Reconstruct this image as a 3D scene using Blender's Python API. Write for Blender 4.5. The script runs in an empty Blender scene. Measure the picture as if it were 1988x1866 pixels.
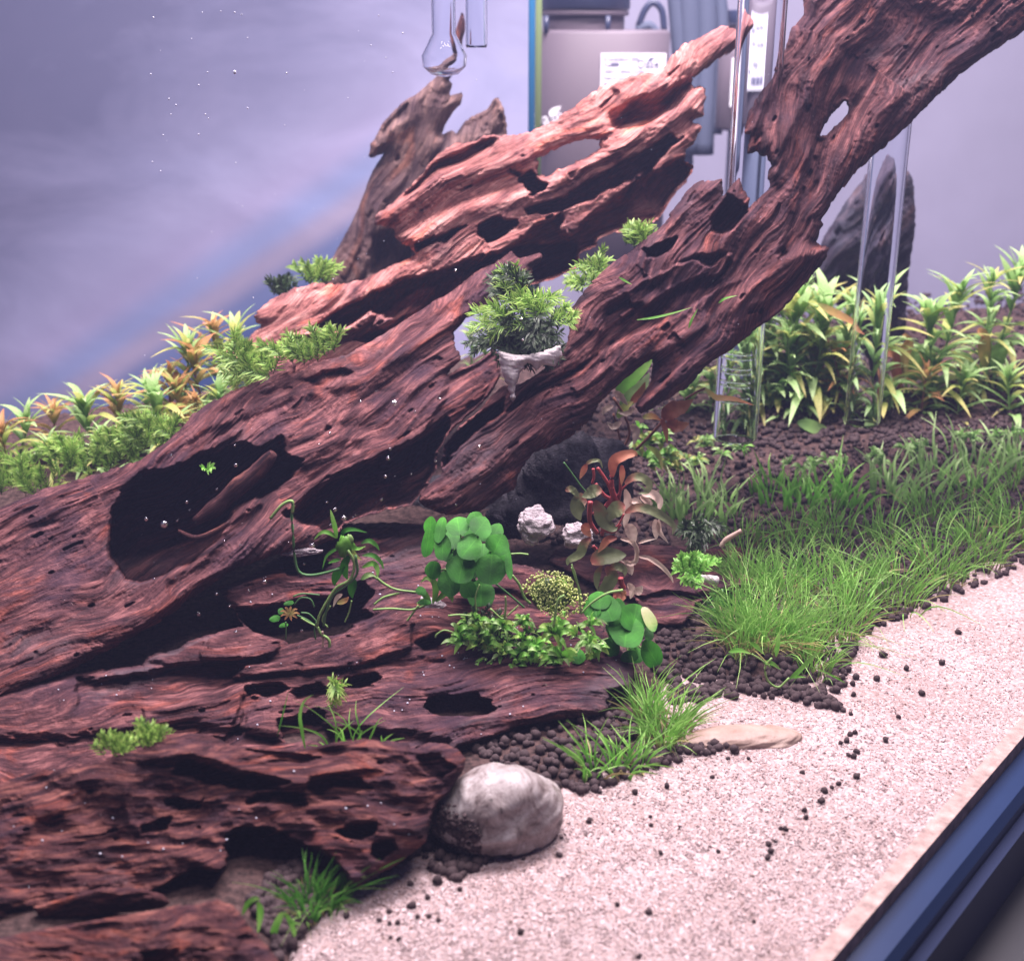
import bpy, math, random
import numpy as np
from mathutils import Vector, Matrix

rnd = random.Random(7)
scene = bpy.context.scene
C = scene.collection

# ------------------------------------------------------------------ camera
CAM_H = 0.18
PITCH = math.radians(20)
F = 2430.0                      # focal length in units of the 1988 x 1866 picture
CX, CY = 994.0, 933.0
cam_d = bpy.data.cameras.new('camera')
cam = bpy.data.objects.new('camera', cam_d)
C.objects.link(cam)
cam.location = (0, 0, CAM_H)
cam.rotation_euler = (math.radians(90) - PITCH, 0, 0)
cam_d.sensor_fit = 'VERTICAL'
cam_d.sensor_height = 24.0
cam_d.sensor_width = 24.0
cam_d.lens = 24.0 * F / 1866.0
cam_d.clip_start = 0.01
cam_d.clip_end = 50
cam_d.dof.use_dof = True
cam_d.dof.focus_distance = 0.375
cam_d.dof.aperture_fstop = 13.5
scene.camera = cam

# ------------------------------------------------------------------ light
world = bpy.data.worlds.new('World')
scene.world = world
world.use_nodes = True
bg = world.node_tree.nodes['Background']
bg.inputs[0].default_value = (0.20, 0.22, 0.62, 1)
bg.inputs[1].default_value = 0.15

def area(name, loc, target, sx, sy, power, col):
    d = bpy.data.lights.new(name, 'AREA')
    d.shape = 'RECTANGLE'
    d.size, d.size_y = sx, sy
    d.energy = power
    d.color = col
    o = bpy.data.objects.new(name, d)
    C.objects.link(o)
    o.location = loc
    v = Vector(target) - Vector(loc)
    o.rotation_euler = v.to_track_quat('-Z', 'Y').to_euler()
    return o
area('tank_lamp', (0.04, 0.51, 0.60), (0.06, 0.44, 0.02), 0.60, 0.12, 16.5, (1.0, 0.86, 0.91))
area('front_fill', (0.06, 0.20, 0.56), (0.02, 0.32, 0.0), 0.44, 0.05, 2.4, (1.0, 0.87, 0.92))  # added fill with no visible source, lifts the stone and foreground log
area('rear_fill', (0.10, 0.84, 0.80), (-0.05, 1.10, 0.10), 0.9, 0.10, 6.0, (0.90, 0.86, 1.0))  # added fill with no visible source, brightens the rear film and wall

scene.view_settings.view_transform = 'Standard'
scene.view_settings.look = 'None'
scene.view_settings.exposure = 0.0
scene.view_settings.gamma = 1.0
scene.render.engine = 'CYCLES'
scene.cycles.max_bounces = 8
scene.cycles.transparent_max_bounces = 12

# ------------------------------------------------------------------ maths helpers
cp, sp_ = math.cos(PITCH), math.sin(PITCH)
def raydir(px, py):
    """direction through a picture point with y component 1"""
    a = (np.asarray(px, float) - CX); b = -(np.asarray(py, float) - CY)
    fy = F * cp + b * sp_
    fz = -F * sp_ + b * cp
    return a / fy, fz / fy
def U(px, py, Y):
    dx, dz = raydir(px, py)
    return np.stack([dx * Y, np.asarray(Y, float) + 0 * dx, CAM_H + dz * Y], -1)
def U1(px, py, Y):
    return Vector([float(t) for t in U(px, py, Y)])
def sst(a, b, x):
    t = np.clip((x - a) / (b - a), 0, 1)
    return t * t * (3 - 2 * t)
def vnoise(x, y, seed=0):
    x = np.asarray(x, float); y = np.asarray(y, float)
    xi = np.floor(x); yi = np.floor(y)
    fx = x - xi; fy = y - yi
    xi = xi.astype(np.int64); yi = yi.astype(np.int64)
    def h(a, b):
        n = (a * 374761393 + b * 668265263 + seed * 974634777) & 0xffffffff
        n = ((n ^ (n >> 13)) * 1274126177) & 0xffffffff
        n = n ^ (n >> 16)
        return n / 4294967295.0
    ux = fx * fx * fx * (fx * (fx * 6 - 15) + 10); uy = fy * fy * fy * (fy * (fy * 6 - 15) + 10)
    return (h(xi, yi) * (1 - ux) + h(xi + 1, yi) * ux) * (1 - uy) + (h(xi, yi + 1) * (1 - ux) + h(xi + 1, yi + 1) * ux) * uy
def fbm(x, y, seed=0, n=4, gain=.5):
    s = 0; a = 1; t = 0
    for i in range(n):
        s = s + a * vnoise(x * 2 ** i + 17.3 * i, y * 2 ** i + 9.1 * i, seed + i)
        t += a; a *= gain
    return s / t * 2 - 1
def ridged(x, y, seed=0, n=4):
    s = 0; a = 1; t = 0
    for i in range(n):
        s = s + a * (1 - abs(2 * vnoise(x * 2 ** i + 5.3 * i, y * 2 ** i + 3.1 * i, seed + i) - 1))
        t += a; a *= .5
    return s / t
def sdf_poly(poly, x, y):
    """positive inside"""
    P = np.asarray(poly, float); n = len(P)
    d = np.full(x.shape, 1e18); inside = np.zeros(x.shape, bool)
    for i in range(n):
        x0, y0 = P[i]; x1, y1 = P[(i + 1) % n]
        ex, ey = x1 - x0, y1 - y0
        L = ex * ex + ey * ey + 1e-9
        t = np.clip(((x - x0) * ex + (y - y0) * ey) / L, 0, 1)
        d = np.minimum(d, (x - x0 - t * ex) ** 2 + (y - y0 - t * ey) ** 2)
        if y0 != y1:
            c = ((y0 > y) != (y1 > y)) & (x < (x1 - x0) * (y - y0) / (y1 - y0) + x0)
            inside ^= c
    d = np.sqrt(d)
    return np.where(inside, d, -d)
def along(line, x, y):
    """arc length, signed offset (positive = down the picture), distance"""
    P = np.asarray(line, float)
    best = np.full(x.shape, 1e18); u = np.zeros(x.shape); v = np.zeros(x.shape)
    acc = 0
    n = len(P)
    for i in range(n - 1):
        x0, y0 = P[i]; x1, y1 = P[i + 1]
        ex, ey = x1 - x0, y1 - y0
        L = math.hypot(ex, ey)
        t = ((x - x0) * ex + (y - y0) * ey) / (L * L)
        lo = -9 if i == 0 else 0; hi = 9 if i == n - 2 else 1
        tc = np.clip(t, lo, hi)
        d = (x - x0 - tc * ex) ** 2 + (y - y0 - tc * ey) ** 2
        s = (ex * (y - y0) - ey * (x - x0)) / L
        if ex < 0: s = -s
        m = d < best
        best = np.where(m, d, best); u = np.where(m, acc + tc * L, u)
        v = np.where(m, s, v)
        acc += L
    return u, v, np.sqrt(best)

# ------------------------------------------------------------------ object helpers
def tag(o, label=None, cat=None, group=None, kind=None):
    if label: o['label'] = label
    if cat: o['category'] = cat
    if group: o['group'] = group
    if kind: o['kind'] = kind
    return o
def thing(name, loc, label, cat, group=None):
    o = bpy.data.objects.new(name, None)
    o.empty_display_size = 0.01
    C.objects.link(o)
    o.location = Vector([float(t) for t in loc])
    tag(o, label, cat, group)
    return o
def mk(name, V, faces, mat, parent=None, smooth=True, uv=None, origin=None):
    """faces: int array (n,k) or list of such arrays; uv: per vertex"""
    V = np.asarray(V, float).reshape(-1, 3)
    if parent is not None:
        org = np.array(parent.location) if parent.type == 'EMPTY' or parent.parent is None else np.array(parent.parent.location)
        if parent.parent is not None:
            org = np.array(parent.parent.location) + np.array(parent.location)
    elif origin is not None:
        org = np.array(origin, float)
    else:
        org = np.array([V[:, 0].mean(), V[:, 1].mean(), V[:, 2].min()])
    if not isinstance(faces, list): faces = [faces]
    faces = [np.asarray(f, np.int32) for f in faces if len(f)]
    me = bpy.data.meshes.new(name)
    me.vertices.add(len(V))
    me.vertices.foreach_set('co', (V - org).astype(np.float32).ravel())
    nl = sum(f.size for f in faces); nf = sum(len(f) for f in faces)
    idx = np.concatenate([f.ravel() for f in faces])
    tot = np.concatenate([np.full(len(f), f.shape[1]) for f in faces])
    st = np.concatenate([[0], np.cumsum(tot)[:-1]])
    me.loops.add(nl); me.loops.foreach_set('vertex_index', idx)
    me.polygons.add(nf)
    me.polygons.foreach_set('loop_start', st.astype(np.int32))
    me.polygons.foreach_set('loop_total', tot.astype(np.int32))
    me.polygons.foreach_set('use_smooth', np.full(nf, smooth))
    if uv is not None:
        l = me.uv_layers.new(name='grain')
        l.data.foreach_set('uv', np.asarray(uv, np.float32)[idx].ravel())
    me.update(calc_edges=True)
    me.validate()
    if mat is not None: me.materials.append(mat)
    o = bpy.data.objects.new(name, me)
    C.objects.link(o)
    if parent is not None: o.parent = parent
    else: o.location = Vector([float(t) for t in org])
    return o

class MB:
    """collects geometry"""
    def __init__(s): s.V = []; s.T = []; s.Q = []; s.uv = []; s.n = 0
    def add(s, V, quads=None, tris=None, uv=None):
        V = np.asarray(V, float).reshape(-1, 3)
        if quads is not None and len(quads): s.Q.append(np.asarray(quads, int).reshape(-1, 4) + s.n)
        if tris is not None and len(tris): s.T.append(np.asarray(tris, int).reshape(-1, 3) + s.n)
        s.V.append(V)
        s.uv.append(np.zeros((len(V), 2)) if uv is None else np.asarray(uv, float).reshape(-1, 2))
        s.n += len(V)
    def build(s, name, mat, parent=None, smooth=True, origin=None):
        f = []
        if s.Q: f.append(np.concatenate(s.Q))
        if s.T: f.append(np.concatenate(s.T))
        return mk(name, np.concatenate(s.V), f, mat, parent, smooth, np.concatenate(s.uv), origin)
    # ---- shapes
    def tube(s, P, R, k=6, cap=True, uvx=0.0):
        P = np.asarray(P, float); n = len(P)
        R = np.broadcast_to(np.asarray(R, float), (n,)) if np.ndim(R) else np.full(n, float(R))
        T = np.gradient(P, axis=0); T /= np.linalg.norm(T, axis=1)[:, None] + 1e-12
        ref = np.array([0, 0, 1.0]) if abs(T[:, 2]).mean() < .8 else np.array([1.0, 0, 0])
        A = np.cross(T, ref); A /= np.linalg.norm(A, axis=1)[:, None] + 1e-12
        B = np.cross(T, A)
        th = np.arange(k) * 2 * math.pi / k
        V = P[:, None] + R[:, None, None] * (np.cos(th)[None, :, None] * A[:, None] + np.sin(th)[None, :, None] * B[:, None])
        i = np.arange(n - 1)[:, None] * k; j = np.arange(k)[None]; j2 = (j + 1) % k
        Q = np.stack([i + j, i + j2, i + k + j2, i + k + j], -1).reshape(-1, 4)
        V = V.reshape(-1, 3); uv = np.stack([np.full(n * k, uvx), np.repeat(np.linspace(0, 1, n), k)], -1)
        tr = None
        if cap:
            V = np.concatenate([V, P[:1], P[-1:]]); uv = np.concatenate([uv, [[uvx, 0], [uvx, 1]]])
            a = np.arange(k); b = (a + 1) % k
            tr = np.concatenate([np.stack([b, a, np.full(k, n * k)], -1),
                                 np.stack([(n - 1) * k + a, (n - 1) * k + b, np.full(k, n * k + 1)], -1)])
        s.add(V, Q, tr, uv)
    def strip(s, P, W, N, crease=0.25, uvx=0.0, cols=3, wave=0.0):
        """leaf: centre line P, half widths W, face normal N (one or per point)"""
        P = np.asarray(P, float); n = len(P)
        W = np.broadcast_to(np.asarray(W, float), (n,))
        T = np.gradient(P, axis=0); T /= np.linalg.norm(T, axis=1)[:, None] + 1e-12
        N = np.broadcast_to(np.asarray(N, float), (n, 3))
        S = np.cross(T, N); S /= np.linalg.norm(S, axis=1)[:, None] + 1e-12
        NN = np.cross(S, T)
        c = np.linspace(-1, 1, cols)
        V = P[:, None] + W[:, None, None] * (c[None, :, None] * S[:, None] + (crease * np.abs(c)[None, :, None] ** 1.3) * NN[:, None])
        if wave:
            ph = np.linspace(0, n * 1.9, n)[:, None]
            V = V + (wave * W[:, None] * np.sin(ph + c[None] * 2.2) * np.abs(c)[None])[..., None] * NN[:, None]
        k = cols
        i = np.arange(n - 1)[:, None] * k; j = np.arange(k - 1)[None]
        Q = np.stack([i + j, i + j + 1, i + k + j + 1, i + k + j], -1).reshape(-1, 4)
        uv = np.stack([np.tile(uvx + c * 0.5, n), np.repeat(np.linspace(0, 1, n), k)], -1)
        s.add(V.reshape(-1, 3), Q, None, uv)
    def blob(s, c, r, seed=0, rough=.15, n=8, m=6, sc=(1, 1, 1), rot=0.0):
        th = np.linspace(0, math.pi, m)[1:-1]; ph = np.arange(n) * 2 * math.pi / n
        D = [(0, 0, 1)] + [(math.sin(t) * math.cos(p), math.sin(t) * math.sin(p), math.cos(t)) for t in th for p in ph] + [(0, 0, -1)]
        D = np.array(D)
        rr = 1 + rough * (vnoise(D[:, 0] * 1.7 + seed * 3.1, D[:, 1] * 1.7 + D[:, 2] * 1.3 + seed, seed) * 2 - 1) * 1.5
        X = D * rr[:, None] * r * np.array(sc)
        if rot:
            cc, ss = math.cos(rot), math.sin(rot)
            X = np.stack([X[:, 0] * cc - X[:, 1] * ss, X[:, 0] * ss + X[:, 1] * cc, X[:, 2]], -1)
        a = np.arange(n); b = (a + 1) % n
        L = len(th)
        T = np.concatenate([np.stack([np.zeros(n, int), 1 + a, 1 + b], -1), np.stack([np.full(n, 1 + L * n), 1 + (L - 1) * n + b, 1 + (L - 1) * n + a], -1)])
        Q = np.concatenate([np.stack([1 + i * n + a, 1 + (i + 1) * n + a, 1 + (i + 1) * n + b, 1 + i * n + b], -1) for i in range(L - 1)]) if L > 1 else None
        s.add(X + np.asarray(c, float), Q, T, D[:, :2])
    def box(s, c, h, bev=0):
        c = np.array(c, float); h = np.array(h, float)
        V = np.array([[x, y, z] for x in (-1, 1) for y in (-1, 1) for z in (-1, 1)]) * h + c
        s.add(V, [[0, 1, 3, 2], [4, 6, 7, 5], [0, 4, 5, 1], [2, 3, 7, 6], [0, 2, 6, 4], [1, 5, 7, 3]])

def cr(pts, n=14):
    """smooth curve through points"""
    P = np.asarray(pts, float)
    if len(P) == 2: return P[0] + (P[1] - P[0]) * np.linspace(0, 1, max(n, 2))[:, None]
    Q = np.concatenate([[2 * P[0] - P[1]], P, [2 * P[-1] - P[-2]]])
    out = []
    t = np.linspace(0, len(P) - 1 - 1e-6, n)
    for a in t:
        i = int(a); f = a - i
        p0, p1, p2, p3 = Q[i:i + 4]
        out.append(.5 * (2 * p1 + (p2 - p0) * f + (2 * p0 - 5 * p1 + 4 * p2 - p3) * f * f + (3 * p1 - p0 - 3 * p2 + p3) * f ** 3))
    return np.array(out)
def pc(pts, Y, n=14):
    """picture points (x, y[, depth offset]) at distance Y to a smooth world curve"""
    P = np.array([(p[0], p[1], p[2] if len(p) > 2 else 0) for p in pts], float)
    Q = cr(P, n)
    return U(Q[:, 0], Q[:, 1], Y + Q[:, 2])

# ------------------------------------------------------------------ materials
def mat(name):
    m = bpy.data.materials.new(name); m.use_nodes = True
    nt = m.node_tree
    b = nt.nodes['Principled BSDF']
    return m, nt, b
def node(nt, t, **k):
    n = nt.nodes.new(t)
    for a, v in k.items():
        if a.startswith('i_'): n.inputs[int(a[2:])].default_value = v
        else: setattr(n, a, v)
    return n
def ramp(nt, stops, interp='LINEAR'):
    r = nt.nodes.new('ShaderNodeValToRGB'); e = r.color_ramp.elements
    r.color_ramp.interpolation = interp
    while len(e) < len(stops): e.new(.5)
    for x, (p, c) in zip(e, stops): x.position = p; x.color = (*c, 1)
    return r
def noise(nt, vec, scale, detail=5, rough=.6, dist=0.0):
    n = nt.nodes.new('ShaderNodeTexNoise')
    n.inputs['Scale'].default_value = scale; n.inputs['Detail'].default_value = detail
    n.inputs['Roughness'].default_value = rough; n.inputs['Distortion'].default_value = dist
    if vec is not None: nt.links.new(vec, n.inputs['Vector'])
    return n
def mapping(nt, vec, sc, loc=(0, 0, 0)):
    m = nt.nodes.new('ShaderNodeMapping'); m.inputs['Scale'].default_value = sc; m.inputs['Location'].default_value = loc
    nt.links.new(vec, m.inputs['Vector']); return m.outputs[0]
def mixc(nt, fac, a, b, blend='MIX'):
    m = nt.nodes.new('ShaderNodeMix'); m.data_type = 'RGBA'; m.blend_type = blend
    for s, v in ((0, fac), (6, a), (7, b)):
        if hasattr(v, 'is_linked'): nt.links.new(v, m.inputs[s])
        else: m.inputs[s].default_value = v if s == 0 else (*v, 1)
    return m.outputs[2]
def bump(nt, b, h, strength=.5, dist=.0005, prev=None):
    n = nt.nodes.new('ShaderNodeBump'); n.inputs['Strength'].default_value = strength; n.inputs['Distance'].default_value = dist
    nt.links.new(h, n.inputs['Height'])
    if prev is not None: nt.links.new(prev, n.inputs['Normal'])
    nt.links.new(n.outputs[0], b.inputs['Normal']); return n.outputs[0]

def wood_mat(name, dark, mid, light, stain=(.05, .03, .05), k=1.0):
    m, nt, b = mat(name)
    uv = node(nt, 'ShaderNodeUVMap', uv_map='grain').outputs[0]
    ob = node(nt, 'ShaderNodeTexCoord').outputs['Object']
    g = noise(nt, mapping(nt, uv, (1.1, 7, 1)), 1.0, 8, .68, .6)
    r = ramp(nt, [(.34, dark), (.50, mid), (.63, light)])
    nt.links.new(g.outputs[0], r.inputs[0])
    g2 = noise(nt, mapping(nt, uv, (2.2, 46, 1)), 1.0, 6, .72, .3)
    r2 = ramp(nt, [(.36, (.38, .34, .37)), (.60, (1.25, 1.18, 1.16))])
    nt.links.new(g2.outputs[0], r2.inputs[0])
    c = mixc(nt, .8, r.outputs[0], r2.outputs[0], 'MULTIPLY')
    s = noise(nt, ob, 38, 5, .6, .4)
    sr = ramp(nt, [(.47, (0, 0, 0)), (.66, (1, 1, 1))])
    nt.links.new(s.outputs[0], sr.inputs[0])
    mm = node(nt, 'ShaderNodeMath', operation='MULTIPLY', i_1=.6)
    nt.links.new(sr.outputs[0], mm.inputs[0])
    c = mixc(nt, mm.outputs[0], c, stain)
    # orange-brown bare patches and greyish film
    o1 = noise(nt, mapping(nt, uv, (.5, 1.6, 1)), 1.3, 4, .6, 1.2); o1r = ramp(nt, [(.56, (0, 0, 0)), (.66, (.75, .75, .75))]); nt.links.new(o1.outputs[0], o1r.inputs[0])
    c = mixc(nt, o1r.outputs[0], c, mixc(nt, 1.0, c, (1.5, 1.05, .78), 'MULTIPLY'))
    o2 = noise(nt, ob, 17, 5, .65, .8); o2r = ramp(nt, [(.54, (0, 0, 0)), (.70, (.5, .5, .5))]); nt.links.new(o2.outputs[0], o2r.inputs[0])
    c = mixc(nt, o2r.outputs[0], c, (.22, .17, .19))
    # pale dust specks
    d = noise(nt, ob, 900, 2, .5)
    dr = ramp(nt, [(.735, (0, 0, 0)), (.77, (.55, .55, .55))])
    nt.links.new(d.outputs[0], dr.inputs[0])
    c = mixc(nt, dr.outputs[0], c, (.42, .30, .30))
    nt.links.new(c, b.inputs['Base Color'])
    b.inputs['Roughness'].default_value = .88
    b.inputs['Specular IOR Level'].default_value = .15
    h1 = noise(nt, mapping(nt, uv, (3, 48, 1)), 1.0, 8, .75, .4)
    p = bump(nt, b, h1.outputs[0], .9 * k, .0014)
    h2 = noise(nt, ob, 900, 5, .7)
    bump(nt, b, h2.outputs[0], .9 * k, .0008, p)
    return m
M = {}
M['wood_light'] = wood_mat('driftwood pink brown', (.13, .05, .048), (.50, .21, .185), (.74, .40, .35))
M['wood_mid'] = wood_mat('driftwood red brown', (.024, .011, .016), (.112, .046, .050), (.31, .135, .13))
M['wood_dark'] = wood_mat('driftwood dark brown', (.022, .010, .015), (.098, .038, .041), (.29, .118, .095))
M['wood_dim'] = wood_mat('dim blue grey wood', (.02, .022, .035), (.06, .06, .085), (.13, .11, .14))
M['wood_grey'] = wood_mat('driftwood grey brown', (.07, .045, .045), (.19, .12, .11), (.32, .21, .18))

def plain(name, col, rough=.6, var=.25, scale=120, bs=.3, bd=.0004, col2=None, spec=.3, sss=0):
    m, nt, b = mat(name)
    ob = node(nt, 'ShaderNodeTexCoord').outputs['Object']
    n = noise(nt, ob, scale, 5, .6)
    c2 = col2 or tuple(min(1, x * (1 + var)) for x in col)
    c1 = tuple(x * (1 - var) for x in col)
    r = ramp(nt, [(.32, c1), (.68, c2)])
    nt.links.new(n.outputs[0], r.inputs[0]); nt.links.new(r.outputs[0], b.inputs['Base Color'])
    b.inputs['Roughness'].default_value = rough; b.inputs['Specular IOR Level'].default_value = spec
    if bs:
        n2 = noise(nt, ob, scale * 6, 4, .6); bump(nt, b, n2.outputs[0], bs, bd)
    return m
def leaf_mat(name, base, mid, tip, trans=.35, rough=.45, scale=300, vein=0.0):
    m, nt, b = mat(name)
    uv = node(nt, 'ShaderNodeUVMap', uv_map='grain').outputs[0]
    sx = node(nt, 'ShaderNodeSeparateXYZ'); nt.links.new(uv, sx.inputs[0])
    ob = node(nt, 'ShaderNodeTexCoord').outputs['Object']
    n = noise(nt, ob, scale, 3, .6)
    nm = node(nt, 'ShaderNodeMath', operation='MULTIPLY_ADD', i_1=.5, i_2=-.25); nt.links.new(n.outputs[0], nm.inputs[0])
    ad = node(nt, 'ShaderNodeMath', operation='ADD'); nt.links.new(sx.outputs[1], ad.inputs[0]); nt.links.new(nm.outputs[0], ad.inputs[1])
    r = ramp(nt, [(0.02, base), (.35, mid), (.95, tip)]); nt.links.new(ad.outputs[0], r.inputs[0])
    n3 = noise(nt, ob, scale * .25, 2, .5)
    r3 = ramp(nt, [(.3, (.6, .6, .6)), (.7, (1.25, 1.2, 1.2))]); nt.links.new(n3.outputs[0], r3.inputs[0])
    c = mixc(nt, 1.0, r.outputs[0], r3.outputs[0], 'MULTIPLY')
    if vein:
        au = node(nt, 'ShaderNodeMath', operation='ABSOLUTE'); nt.links.new(sx.outputs[0], au.inputs[0])
        q1 = node(nt, 'ShaderNodeMapRange'); q1.inputs[1].default_value = .0; q1.inputs[2].default_value = .035; q1.inputs[3].default_value = 1; q1.inputs[4].default_value = 0; nt.links.new(au.outputs[0], q1.inputs[0])
        q2 = node(nt, 'ShaderNodeMath', operation='MULTIPLY_ADD', i_1=-.7); nt.links.new(au.outputs[0], q2.inputs[0]); nt.links.new(sx.outputs[1], q2.inputs[2])
        q3 = node(nt, 'ShaderNodeMath', operation='MULTIPLY', i_1=44.0); nt.links.new(q2.outputs[0], q3.inputs[0])
        q4 = node(nt, 'ShaderNodeMath', operation='SINE'); nt.links.new(q3.outputs[0], q4.inputs[0])
        q5 = node(nt, 'ShaderNodeMapRange'); q5.inputs[1].default_value = .82; q5.inputs[2].default_value = 1.0; q5.inputs[4].default_value = .5; nt.links.new(q4.outputs[0], q5.inputs[0])
        q6 = node(nt, 'ShaderNodeMath', operation='MAXIMUM'); nt.links.new(q1.outputs[0], q6.inputs[0]); nt.links.new(q5.outputs[0], q6.inputs[1])
        q7 = node(nt, 'ShaderNodeMath', operation='MULTIPLY', i_1=vein); nt.links.new(q6.outputs[0], q7.inputs[0])
        c = mixc(nt, q7.outputs[0], c, mixc(nt, 1.0, c, (2.0, 1.6, 1.8), 'MULTIPLY'))
        rn = noise(nt, ob, 140, 3, .6); rr_ = ramp(nt, [(.35, (.62, .66, .6)), (.65, (1.25, 1.15, 1.1))]); nt.links.new(rn.outputs[0], rr_.inputs[0])
        c = mixc(nt, .8, c, rr_.outputs[0], 'MULTIPLY')
    nt.links.new(c, b.inputs['Base Color'])
    b.inputs['Roughness'].default_value = rough; b.inputs['Specular IOR Level'].default_value = .35 if not vein else .2
    n2 = noise(nt, ob, scale * 5, 3, .6); bump(nt, b, n2.outputs[0], .35, .0003)
    tl = node(nt, 'ShaderNodeBsdfTranslucent'); nt.links.new(c, tl.inputs[0])
    mx = node(nt, 'ShaderNodeMixShader'); mx.inputs[0].default_value = trans
    nt.links.new(b.outputs[0], mx.inputs[1]); nt.links.new(tl.outputs[0], mx.inputs[2])
    nt.links.new(mx.outputs[0], nt.nodes['Material Output'].inputs[0])
    return m
M['grass'] = leaf_mat('hairgrass', (.24, .20, .09), (.17, .43, .06), (.34, .66, .15), .42)
M['grass_pale'] = leaf_mat('pale hairgrass', (.26, .28, .10), (.22, .56, .10), (.46, .76, .22), .4)
M['grass_brown'] = leaf_mat('dying hairgrass', (.14, .08, .05), (.33, .26, .13), (.45, .42, .16), .3)
M['grass_dark'] = leaf_mat('dark green grass', (.04, .10, .02), (.06, .24, .025), (.12, .38, .05), .35)  # darker green shared by blades, moss and strap leaves
M['broad'] = leaf_mat('broad green blades', (.12, .30, .04), (.17, .50, .06), (.36, .68, .16), .4)
M['round'] = leaf_mat('round leaf green', (.016, .115, .008), (.025, .165, .010), (.042, .225, .018), .18, .6, 500, .6)
M['round_pale'] = leaf_mat('yellowing round leaf', (.10, .30, .05), (.30, .42, .12), (.62, .60, .35), .2)
M['moss'] = leaf_mat('moss green', (.05, .09, .02), (.20, .42, .06), (.46, .66, .16), .4)
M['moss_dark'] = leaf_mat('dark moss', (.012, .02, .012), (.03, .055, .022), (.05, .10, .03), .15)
M['rotala'] = leaf_mat('yellow green leaf', (.20, .38, .07), (.40, .52, .12), (.62, .58, .22), .45)
M['rotala_red'] = leaf_mat('orange leaf', (.36, .40, .12), (.52, .36, .13), (.60, .26, .13), .4)
M['crypt'] = leaf_mat('light green crypt leaf', (.16, .34, .09), (.32, .58, .17), (.52, .74, .34), .4)
M['crypt_brown'] = leaf_mat('brown crypt leaf', (.26, .07, .05), (.42, .15, .09), (.46, .22, .12), .3)
M['olive'] = leaf_mat('olive red edged leaf', (.34, .12, .09), (.15, .18, .08), (.20, .24, .12), .2, .45, 500)
M['dead'] = leaf_mat('dead pale leaf', (.50, .36, .30), (.60, .46, .38), (.68, .56, .46), .35)
M['stem_green'] = plain('pale green stem', (.20, .34, .10), .5, .2, 200)
M['stem_dark'] = plain('dark green stem', (.06, .16, .05), .5, .2, 200)
M['stem_red'] = plain('red stem', (.30, .055, .06), .4, .25, 300)
M['stem_brown'] = plain('brown stem', (.22, .09, .06), .5, .25, 200)
M['yellow_moss'] = leaf_mat('yellow green liverwort', (.24, .40, .08), (.52, .66, .18), (.78, .84, .38), .35)
M['glue'] = plain('white glue', (.62, .55, .56), .45, .18, 160, .6, .0012, spec=.5)
M['glue_grey'] = plain('grey glue', (.34, .29, .31), .5, .3, 160, .8, .0014, spec=.4)
M['lava'] = plain('black lava rock', (.016, .015, .022), .85, .4, 260, 1.0, .004, col2=(.13, .115, .14))
M['pellet'] = plain('aquasoil pellet', (.045, .028, .030), .8, .3, 900, .5, .0003)
M['soil'] = plain('dark aquasoil', (.06, .034, .032), .9, .5, 500, 1.0, .002, col2=(.20, .115, .105))
M['grain'] = plain('sand grain', (.31, .228, .224), .5, .35, 420, .2, .0002, col2=(.47, .38, .38))
M['grain_dark'] = plain('brown sand grain', (.14, .08, .065), .5, .35, 420, .2, .0002)
M['black_plastic'] = plain('dark blue black plastic', (.03, .04, .085), .35, .15, 20, 0, spec=.5)
M['grey_plastic'] = plain('warm grey plastic', (.135, .110, .135), .5, .06, 8, 0, spec=.35)
M['pump_dark'] = plain('dark grey foam housing', (.09, .11, .17), .6, .1, 10, 0)
M['label_white'] = plain('label paper', (.80, .80, .86), .5, .04, 20, 0)
M['ink'] = plain('label ink', (.13, .13, .22), .5, .05, 20, 0)
M['print_white'] = plain('white print', (.85, .85, .9), .5, .04, 20, 0)
M['rail'] = plain('blue black tank rail', (.012, .026, .075), .3, .1, 20, 0, spec=.6)
M['table'] = plain('black cabinet top', (.012, .012, .016), .5, .1, 20, 0)
M['silicone'] = plain('brown sand edge', (.30, .21, .19), .7, .4, 300, .5, .0004)

# sand sheet
m, nt, b = mat('pale pink sand')
ob = node(nt, 'ShaderNodeTexCoord').outputs['Object']
v = nt.nodes.new('ShaderNodeTexVoronoi'); v.inputs['Scale'].default_value = 1500; nt.links.new(ob, v.inputs['Vector'])
sx = node(nt, 'ShaderNodeSeparateXYZ'); nt.links.new(v.outputs['Color'], sx.inputs[0])
r = ramp(nt, [(0, (.15, .09, .08)), (.14, (.25, .175, .165)), (.45, (.30, .22, .215)), (.8, (.36, .275, .272)), (1, (.50, .42, .43))])
nt.links.new(sx.outputs[0], r.inputs[0])
n = noise(nt, ob, 22, 4, .6); r2 = ramp(nt, [(.3, (.80, .74, .72)), (.7, (1.05, 1.03, 1.05))]); nt.links.new(n.outputs[0], r2.inputs[0])
nt.links.new(mixc(nt, 1, r.outputs[0], r2.outputs[0], 'MULTIPLY'), b.inputs['Base Color'])
b.inputs['Roughness'].default_value = .6
p = bump(nt, b, v.outputs['Distance'], -.8, .0008)
M['sand'] = m
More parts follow.
